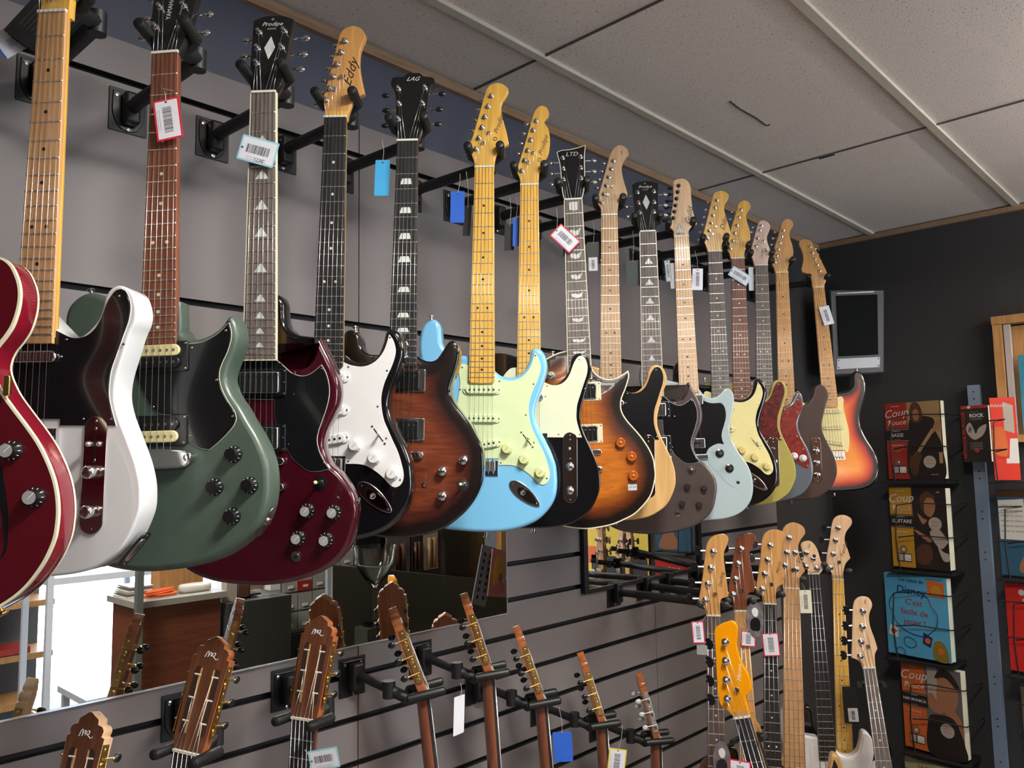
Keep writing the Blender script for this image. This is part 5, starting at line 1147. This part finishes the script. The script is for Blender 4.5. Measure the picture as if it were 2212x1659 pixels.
# 3 blue songbook
t3 = book('light blue songbook with thought bubble and red words, third on the rack', 1.309, -.858, .272, .345, .034, cblu)
a = art(t3, .27, .345); a.txt('Les tubes de', .44, .93, .062, cnavy, -3, 0, .02); a.txt('Disney', .43, .80, .135, cnavy, -3, .1, .012)
a.poly([(.70, .77), (.96, .75), (.96, .94), (.70, .96)], cora); a.poly([(.75, .82), (.8, .9), (.9, .88), (.92, .8), (.84, .78)], cyel, 1)
for k in range(9): a.poly([(.69+k*.03, .96), (.7+k*.03, .96), (.71+k*.03, .985), (.70+k*.03, .985)], cnavy)
bub = catmull([(.06, .6), (.12, .72), (.3, .79), (.52, .80), (.7, .74), (.75, .65), (.83, .56), (.82, .42), (.74, .34), (.62, .27), (.45, .27), (.28, .32), (.16, .42), (.12, .52)], True, .02)
for q, rr in ((bub, .0028), (catmull([(.28, .20), (.34, .23), (.45, .2), (.47, .14), (.38, .10), (.29, .13)], True, .03), .0024), (catmull([(.15, .06), (.2, .09), (.28, .06), (.28, .01), (.2, .0), (.15, .02)], True, .03), .0022)):
    a.b.tube([(x*.27, y*.345, .0014) for x, y in q+q[:1]], rr*.8, cnavy, 6)
for s_, y in (("C'est", .66), ('facile de', .54), ('jouer !', .42)): a.txt(s_, .47, y, .105, cred, -2, 0, .006)
a.poly([(.03, .24), (.17, .2), (.2, .31), (.06, .36)], cwhite); a.circ(.11, .28, .045, cora); a.poly([(.58, .18), (.7, .14), (.74, .26), (.6, .32)], cnavy); a.circ(.66, .22, .045, cora)
a.poly([(.75, .02), (.96, .0), (.95, .16), (.86, .24), (.75, .2)], C_('print_olive', (.22, .16, .02)), 1); a.circ(.86, .12, .05, cora); a.done()
# 4 harmonica
t4 = book('orange music method book with picture of a harmonica player, fourth on the rack', 1.262, -1.245, .252, .355, .042, cgrey)
def pic4(a, R4):
    R4(.41, 0, 1, 1, cgrey); R4(.45, .62, .62, 1, cpale); a.poly([(.6, .6), (.62, .84), (.72, .92), (.9, .86), (.95, .7), (.88, .55), (.74, .5)], cskin, 1); a.poly([(.58, .88), (.68, .99), (.84, .97), (.98, .82), (.92, .8), (.76, .9)], cdark, 1)
    a.poly([(.42, .62), (.5, .7), (.6, .62), (.7, .56), (.66, .48), (.5, .5)], cskin, 1); a.poly([(.74, .56), (.88, .54), (1, .4), (1, .25), (.88, .4), (.74, .48)], cskin, 1); a.poly([(.42, .0), (1, 0), (1, .2), (.86, .44), (.6, .46), (.44, .4)], cdark, 1)
a = coup(t4, .25, .355, cora, 'HARMONICA', pic4); a.circ(.74, .30, .115, cpale); a.txt('MÉTHODE', .74, .32, .02, cred); a.txt('100% vidéo', .74, .28, .02, cred); a.done()
# 5 bottom
t5_ = book('cream and green music book cut off by the bottom edge, lowest on the rack', 1.27, -1.64, .26, .35, .02, C_('cover_cream_green', (.38, .38, .18)))
a = art(t5_, .26, .35); a.txt('La méthode', .45, .93, .07, cred, 0, 0, .015); a.poly([(0, .8), (1, .8), (1, .87), (0, .87)], cora); a.txt('UKULÉLÉ', .5, .7, .11, cdark, 0, 0, .02); a.circ(.62, .82, .05, cnavy); a.done()
# right side of the post
t6_ = book('small black pocket book with red spine lettering, in front of the steel post', .952, -.030, .108, .235, .014, cdark, X=RX-.01)
a = art(t6_, .108, .235); a.poly([(0, .95), (1, .95), (1, 1), (0, 1)], cred); a.circ(.3, .975, .06, cwhite); a.txt('ROCK', .56, .82, .085, cwhite, 0, 0, .03); a.txt('à la guitare', .54, .765, .045, cpale); a.txt('Méthode', .5, .885, .04, C_('print_green', (.1, .25, .06))); a.txt('MÉTHODE EN POCHE', .07, .48, .085, cred, 90, 0, .02)
a.poly([(.2, .5), (.16, .62), (.3, .7), (.42, .6), (.5, .5), (.62, .6), (.9, .66), (.8, .5), (.6, .42), (.4, .4)], cpale, 1); a.poly([(.22, .56), (.3, .64), (.36, .58), (.28, .52)], cgrey, 1)
for k in range(4): a.txt('la méthode facile', .5, .34-.035*k, .03, cpale)
a.poly([(.5, .16), (.62, .2), (.5, .25), (.38, .2)], cred); a.done()
t7_ = book('red and orange booklet standing behind the pocket book on the rack', .850, -.105, .09, .34, .012, C_('cover_bright_red', (.62, .03, .01)), X=RX+.02, yawd=18)
a = art(t7_, .09, .34); a.poly([(.5, .6), (.9, .56), (.9, .9), (.5, .95)], cpale); a.poly([(.0, .35), (.55, .3), (.5, .62), (.0, .6)], cora, 1); a.poly([(.6, .2), (1, .2), (1, .5), (.7, .5)], cwhite); a.txt('PIANO', .3, .9, .05, cwhite); a.poly([(.5, .2), (.72, .2), (.72, .26), (.5, .26)], cwhite); a.done()
t8_ = book('white and blue booklet below the red one at the right edge', .846, -.485, .2, .34, .02, C_('cover_teal_blue', (.03, .10, .17)))
a = art(t8_, .2, .34); a.poly([(.02, .42), (.5, .42), (.5, .9), (.02, .88)], cwhite); a.poly([(.35, .05), (.5, .3), (.7, .3), (.9, .05)], cskin, 1); a.poly([(0, .92), (1, .92), (1, 1), (0, 1)], cbrown)
for k in range(6): a.txt('solfège et rythme', .26, .82-.06*k, .035, cgrey)
a.done()
t9_ = book('bright red songbook with yellow-green page edges at the right edge', .84, -.86, .2, .345, .03, C_('cover_scarlet', (.6, .02, .015)))
a = art(t9_, .2, .345); a.circ(.3, .9, .06, cwhite); a.txt('NOËL', .5, .8, .09, cwhite); a.poly([(.4, .2), (.6, .6), (.9, .5), (1, .2)], cora, 1); a.done()
t10_ = book('grey-brown songbook at the right edge below the red songbook', .812, -1.26, .2, .355, .02, C_('cover_taupe', (.15, .12, .09)))
a = art(t10_, .2, .355); a.poly([(.1, .6), (.5, .9), (.9, .6), (.8, .1), (.2, .1)], cpale, 1); a.done()
for yc, w_, zb, h in ((1.14, .25, -.105, .34), (1.143, .25, -.488, .345), (1.17, .27, -.866, .345), (1.13, .25, -1.25, .355), (1.14, .26, -1.645, .35), (.78, .14, -.11, .30), (.745, .2, -.49, .34), (.74, .2, -.866, .345), (.71, .2, -1.265, .355)): pocket(yc, w_, zb, h)
# display frame at the right edge
dwood = wood('display_pine_wood', (.36, .17, .05), (.52, .28, .10), .5, .1, axis=2)
t = thing('display_case', 'light wooden wall case with blue poster at the right edge of the picture', 'display case', T((ENDX-.03, .60, EYE+.30)))
b = MB(1)
for c, d in (((0, .215, .0), (.07, .035, .50)), ((0, -.4, .0), (.07, .035, .50)), ((0, -.09, .265), (.07, .65, .035)), ((0, -.09, -.235), (.07, .65, .03)), ((.02, -.09, 0), (.01, .6, .48))): b.box(c, d, dwood)
b.box((-.012, .182, .01), (.03, .022, .47), mat('curtain_pale', (.42, .38, .36), .8)); b.build('case_frame', t)
b = MB(1); b.box((-.02, .03, -.05), (.004, .24, .32), C_('poster_cyan', (.03, .25, .36)))
for y, z, m in ((.1, .07, cred), (.1, .02, cwhite), (.09, -.04, cora), (.05, .0, cyel), (.0, .05, ctan), (.06, -.12, cwhite), (-.02, -.08, cskin)): b.ball((-.024, y, z), .03, m, (.1, 1, .8), 12)
b.build('poster', t)

# ------------------------------------------------------------------ the shop behind, seen in the mirrors
ctr = wood('reddish_counter_wood', (.11, .030, .014), (.19, .055, .025), .4, .2, axis=0); ctop = mat('counter_top_grey', (.3, .28, .24), .4)
MG = None
t = thing('shop_counter', 'reddish brown wooden counter with grey top, reflected in the long mirror', 'counter', T((1.58, -.50, 0)))
b = MB(1); b.box((0, 0, (EYE-.58)/2), (.36, .28, EYE-.58), ctr); b.build('counter_body', t); b = MB(1); b.box((0, 0, EYE-.566), (.40, .32, .026), ctop); b.build('counter_top', t)
def simple(name, label, cat, loc, fn, group=None):
    b = MB(1); fn(b); o = b.build(name, None, T(loc)); return tag(o, label, cat, group)
orange_ = mat('orange_cable_plastic', (.85, .12, .01), .4)
simple('cable_coil', 'coiled orange cable lying on the shop counter', 'cable', (1.52, -.44, EYE-.548), lambda b: [b.tube([(.07*math.cos(a/10*6.28+k), .035*math.sin(a/10*6.28), .004+.008*k) for a in range(11)], .006, orange_, 6) for k in range(3)])
simple('paper_bag', 'crumpled white bag on the shop counter beside the orange cable', 'bag', (1.68, -.45, EYE-.553), lambda b: b.slab(catmull([(-.06, -.03), (0, -.045), (.07, -.02), (.06, .03), (-.02, .04), (-.07, .02)], True, .01), 0, .035, cwhite, .012))
simple('wooden_box', 'flat orange-brown wooden box at the back of the shop counter', 'box', (1.66, -.585, EYE-.553), lambda b: b.box((0, 0, .05), (.20, .10, .10), dwood))
simple('paper_stack', 'stack of papers at the left end of the shop counter', 'papers', (1.44, -.55, EYE-.553), lambda b: [b.box((.004*k, 0, .004+.008*k), (.10, .14, .006), (cwhite, cgrey, cpale)[k % 3]) for k in range(6)])
simple('monitor_back', 'dark monitor standing on the low dark bench beside the shop counter', 'monitor', (1.92, -.45, EYE-.60), lambda b: (b.box((0, 0, .2), (.16, .03, .26), mat('dark_olive_plastic', (.03, .035, .025), .5)), b.box((0, 0, .03), (.04, .04, .08), black), b.box((0, 0, .004), (.12, .1, .008), black)))
post = mat('aluminium_post', (.22, .25, .24), .4, .6)
simple('aluminium_post', 'grey aluminium post beside the bright display case', 'post', (1.375, -.30, 0), lambda b: b.box((0, 0, CEIL/2-.02), (.026, .03, CEIL-.05), post))
dgrey = mat('drawer_cabinet_grey', (.26, .25, .21), .5)
simple('work_bench', 'low dark bench between the shop counter and the parts drawers', 'bench', (1.94, -.48, 0), lambda b: b.box((0, 0, (EYE-.61)/2), (.32, .30, EYE-.61), mat('dark_green_grey_paint', (.03, .032, .026), .6)))
for k, (x, c, lb) in enumerate(((1.82, cpale, 'upright pale paper folder on the dark bench'), (1.88, cbrown, 'small brown tin on the dark bench'), (2.04, cwhite, 'small white carton on the dark bench'))): simple('folder' if k == 0 else ('tin' if k == 1 else 'carton'), lb, 'box', (x, -.40, EYE-.609), lambda b: b.box((0, 0, .05), (.05, .05, .10-.025*k), c))
t = thing('drawer_cabinet', 'grey cabinet of small parts drawers, reflected below the maroon horned guitar', 'drawer cabinet', T((2.36, -.58, EYE-.80)))
b = MB(1); b.box((0, 0, .17), (.44, .16, .40), dgrey); b.build('cabinet_body', t)
for r_ in range(4):
    for c in range(5):
        b = MB(1); b.box((0, 0, 0), (.078, .012, .084), mat('drawer_front_clear', (.34, .33, .29), .3)); b.box((0, .008, -.02), (.03, .004, .012), cwhite); b.build('drawer', t, T((-.168+.084*c, .084, .03+.094*r_)))
simple('cabinet_base', 'dark base unit under the grey parts drawers', 'cabinet', (2.36, -.60, 0), lambda b: b.box((0, 0, (EYE-.834)/2), (.46, .24, EYE-.834), mat('dark_green_grey_paint', (.03, .032, .026), .6)))
simple('red_box', 'small red carton on top of the grey parts drawers', 'box', (2.27, -.49, EYE-.60), lambda b: b.box((0, .0, 0), (.08, .006, .05), cred))
dgb = mat('dark_olive_panel', (.045, .045, .032), .5)
t = thing('display_counter', 'dark olive counter carrying the glass vase and hanging packets', 'counter', T((2.95, -.12, 0)))
b = MB(1); b.slab([(-.82, 0), (.55, 0), (.55, EYE-.70), (-.82, EYE-.45)], -.03, .03, dgb); b.build('counter_front', t, Matrix(((1, 0, 0, 0), (0, 0, -1, .06), (0, 1, 0, 0), (0, 0, 0, 1))))
glassm = mat('clear_glass', (.85, .87, .8), .03, trans=1, var=0)
simple('glass_vase', 'clear glass goblet vase standing on the dark counter', 'vase', (2.33, .02, EYE-.74), lambda b: b.lathe((0, 0, 0), [(.06, 0), (.06, .01), (.012, .02), (.012, .17), (.05, .21), (.095, .28), (.105, .36), (.1, .36), (.09, .285), (.045, .22), (.004, .19)], glassm, seg=28))
simple('vase_plinth', 'narrow dark plinth carrying the glass goblet vase', 'plinth', (2.33, .02, 0), lambda b: b.box((0, 0, (EYE-.745)/2), (.16, .10, EYE-.745), dgb))
rackb = simple('packet_rack', 'black rack board behind the hanging packets', 'rack', (2.85, -.24, 0), lambda b: b.box((0, 0, (EYE-.1)/2), (.9, .02, EYE-.1), black))
pk = [('hanging_packet', 'clear packet with dark brown contents hanging on the rack board', 2.64, cgrey, cbrown, .15, .22), ('hanging_packet', 'clear packet with two wooden drum sticks hanging on the rack board', 2.86, cpale, ctan, .10, .24), ('hanging_packet', 'narrow dark packet hanging between the two clear packets', 2.76, cdark, cbrown, .07, .22)]
for nm, lb, x, m1, m2, w_, h in pk:
    t = thing(nm, lb, 'packet', T((x, -.20, EYE-.56)), 'packets on the rack board'); b = MB(1); b.box((0, 0, h/2), (w_, .012, h), m1); b.build('bag', t)
    b = MB(1)
    for s_ in (-1, 1): b.tube([(s_*w_*.16, .012, .01), (s_*w_*.16, .012, h*.7)], w_*.11, m2, 8)
    b.build('contents', t)
perf = mat('perforated_grey_steel', (.20, .22, .26), .45)
t = thing('magazine_stand', 'grey perforated steel magazine stand leaning in the mirror right corner', 'magazine stand', T((2.90, .13, EYE-.70)) @ Matrix.Rotation(R(16), 4, 'Y'))
b = MB(1); b.box((.0, 0, .13), (.10, .006, .30), perf)
for r_ in range(7):
    for c in (-1, 1): b.box((c*.022, .004, .02+.036*r_), (.012, .003, .018), black)
b.build('perforated_panel', t)
t = thing('magazine', 'colourful music magazine on the perforated steel stand', 'magazine', T((3.01, .15, EYE-.69)) @ Matrix.Rotation(R(10), 4, 'Y'))
b = MB(1); b.box((0, 0, .12), (.14, .008, .24), C_('magazine_pink', (.42, .2, .16))); b.build('cover', t)
b = MB(1)
for x, z, s1, s2, m in ((-.02, .12, .03, .09, cyel), (.01, .15, .02, .05, ctan), (0, .05, .045, .03, C_('print_pink', (.4, .12, .13))), (.0, .10, .02, .03, cgrey)): b.ball((x, .005, z), 1, m, (s1, .002, s2), 14)
b.build('printed_cover', t)
simple('wooden_post', 'orange-brown wooden post at the right edge of the long mirror', 'post', (3.33, -.12, 0), lambda b: b.box((0, 0, CEIL/2-.02), (.05, .04, CEIL-.05), dwood))
# bright glass display case by the window and dark stock shelves
wl = mat('white_display_laminate', (.62, .66, .72), .4)
t = thing('glass_display_case', 'white framed glass display case in bright window light', 'display case', T((1.68, -1.75, 0)))
b = MB(1)
for x in (-.26, .28):
    for y in (-.2, .2): b.box((x, y, .58), (.03, .03, 1.16), wl)
for z in (.02, .42, 1.12): b.box((.01, 0, z), (.56, .42, .035), wl)
b.build('case_frame', t)
clearg = mat('case_glass', (.8, .9, 1), .05, trans=1, var=0)
b = MB(1); b.box((.01, .2, .77), (.52, .004, .66), clearg); b.build('glass_pane', t)
simple('side_table', 'low white table in front of the glass display case', 'table', (1.66, -1.15, 0), lambda b: (b.box((0, 0, .62), (.5, .4, .03), wl), [b.box((x, y, .30), (.03, .03, .61), wl) for x in (-.22, .22) for y in (-.17, .17)]))
t = thing('stock_shelf', 'dark shelf with orange wooden boards left of the display case', 'shelf', T((1.40, -2.4, 0)))
b = MB(1); b.box((0, -.15, .75), (.52, .02, 1.5), mat('shelf_back_slate', (.10, .12, .14), .5)); b.build('back_panel', t)
for z in (.35, .62, .92, 1.2): b = MB(1); b.box((0, 0, 0), (.52, .32, .035), dwood); b.build('shelf_board', t, T((0, 0, z)))
simple('stock_box', 'red carton on the dark stock shelf', 'box', (1.39, -2.35, .64), lambda b: b.box((0, 0, .02), (.3, .2, .035), cred))
# yellow posters and boards reflected in the small mirror
t = thing('wall_poster', 'yellow and black landscape poster on the dark end wall, reflected in the small mirror', 'poster', T((3.90, .18, EYE-.50)))
b = MB(1); b.box((0, 0, 0), (.008, .62, .5), C_('poster_yellow', (.62, .44, .05))); b.box((-.003, .10, -.13), (.008, .40, .14), cdark); b.box((-.003, -.14, -.06), (.008, .16, .10), cora); b.box((-.003, 0, .17), (.008, .62, .10), C_('poster_olive', (.28, .26, .05))); b.build('sheet', t)

# leaflets and label at the hanger in the top left corner
t = thing('black_leaflet', 'bundle of black leaflets with silver print lines in the top left corner', 'leaflet', frame((.385, 1.395, .73), 232, -36, 0))
for k in range(3):
    b = MB(); b.slab(rect(0, 0, 78, 110, 2), -1, 1, blackcard, .3); b.build('leaflet_sheet', t, Tm((k*4, 0, -k*6)))
b = MB()
for k in range(7): b.box((-26+k*7, 8, 1.2), (.8, 80, .3), nickel)
b.build('printed_lines', t)
t2 = thing('price_tag', 'white and blue-edged price label in the top left corner', 'price tag', frame((.352, 1.440, .703), 232, 36, 0)); b = MB(); b.slab(rect(0, 0, 60, 46, 1), -.4, .4, labelwhite, .1); b.box((-29, 0, .5), (3, 46, .2), royal)
for k in range(9): b.box((-12+k*3, -2, .5), (1.4, 14, .2), mat('tag_ink_grey', (.3, .32, .36), .7))
b.build('card', t2)
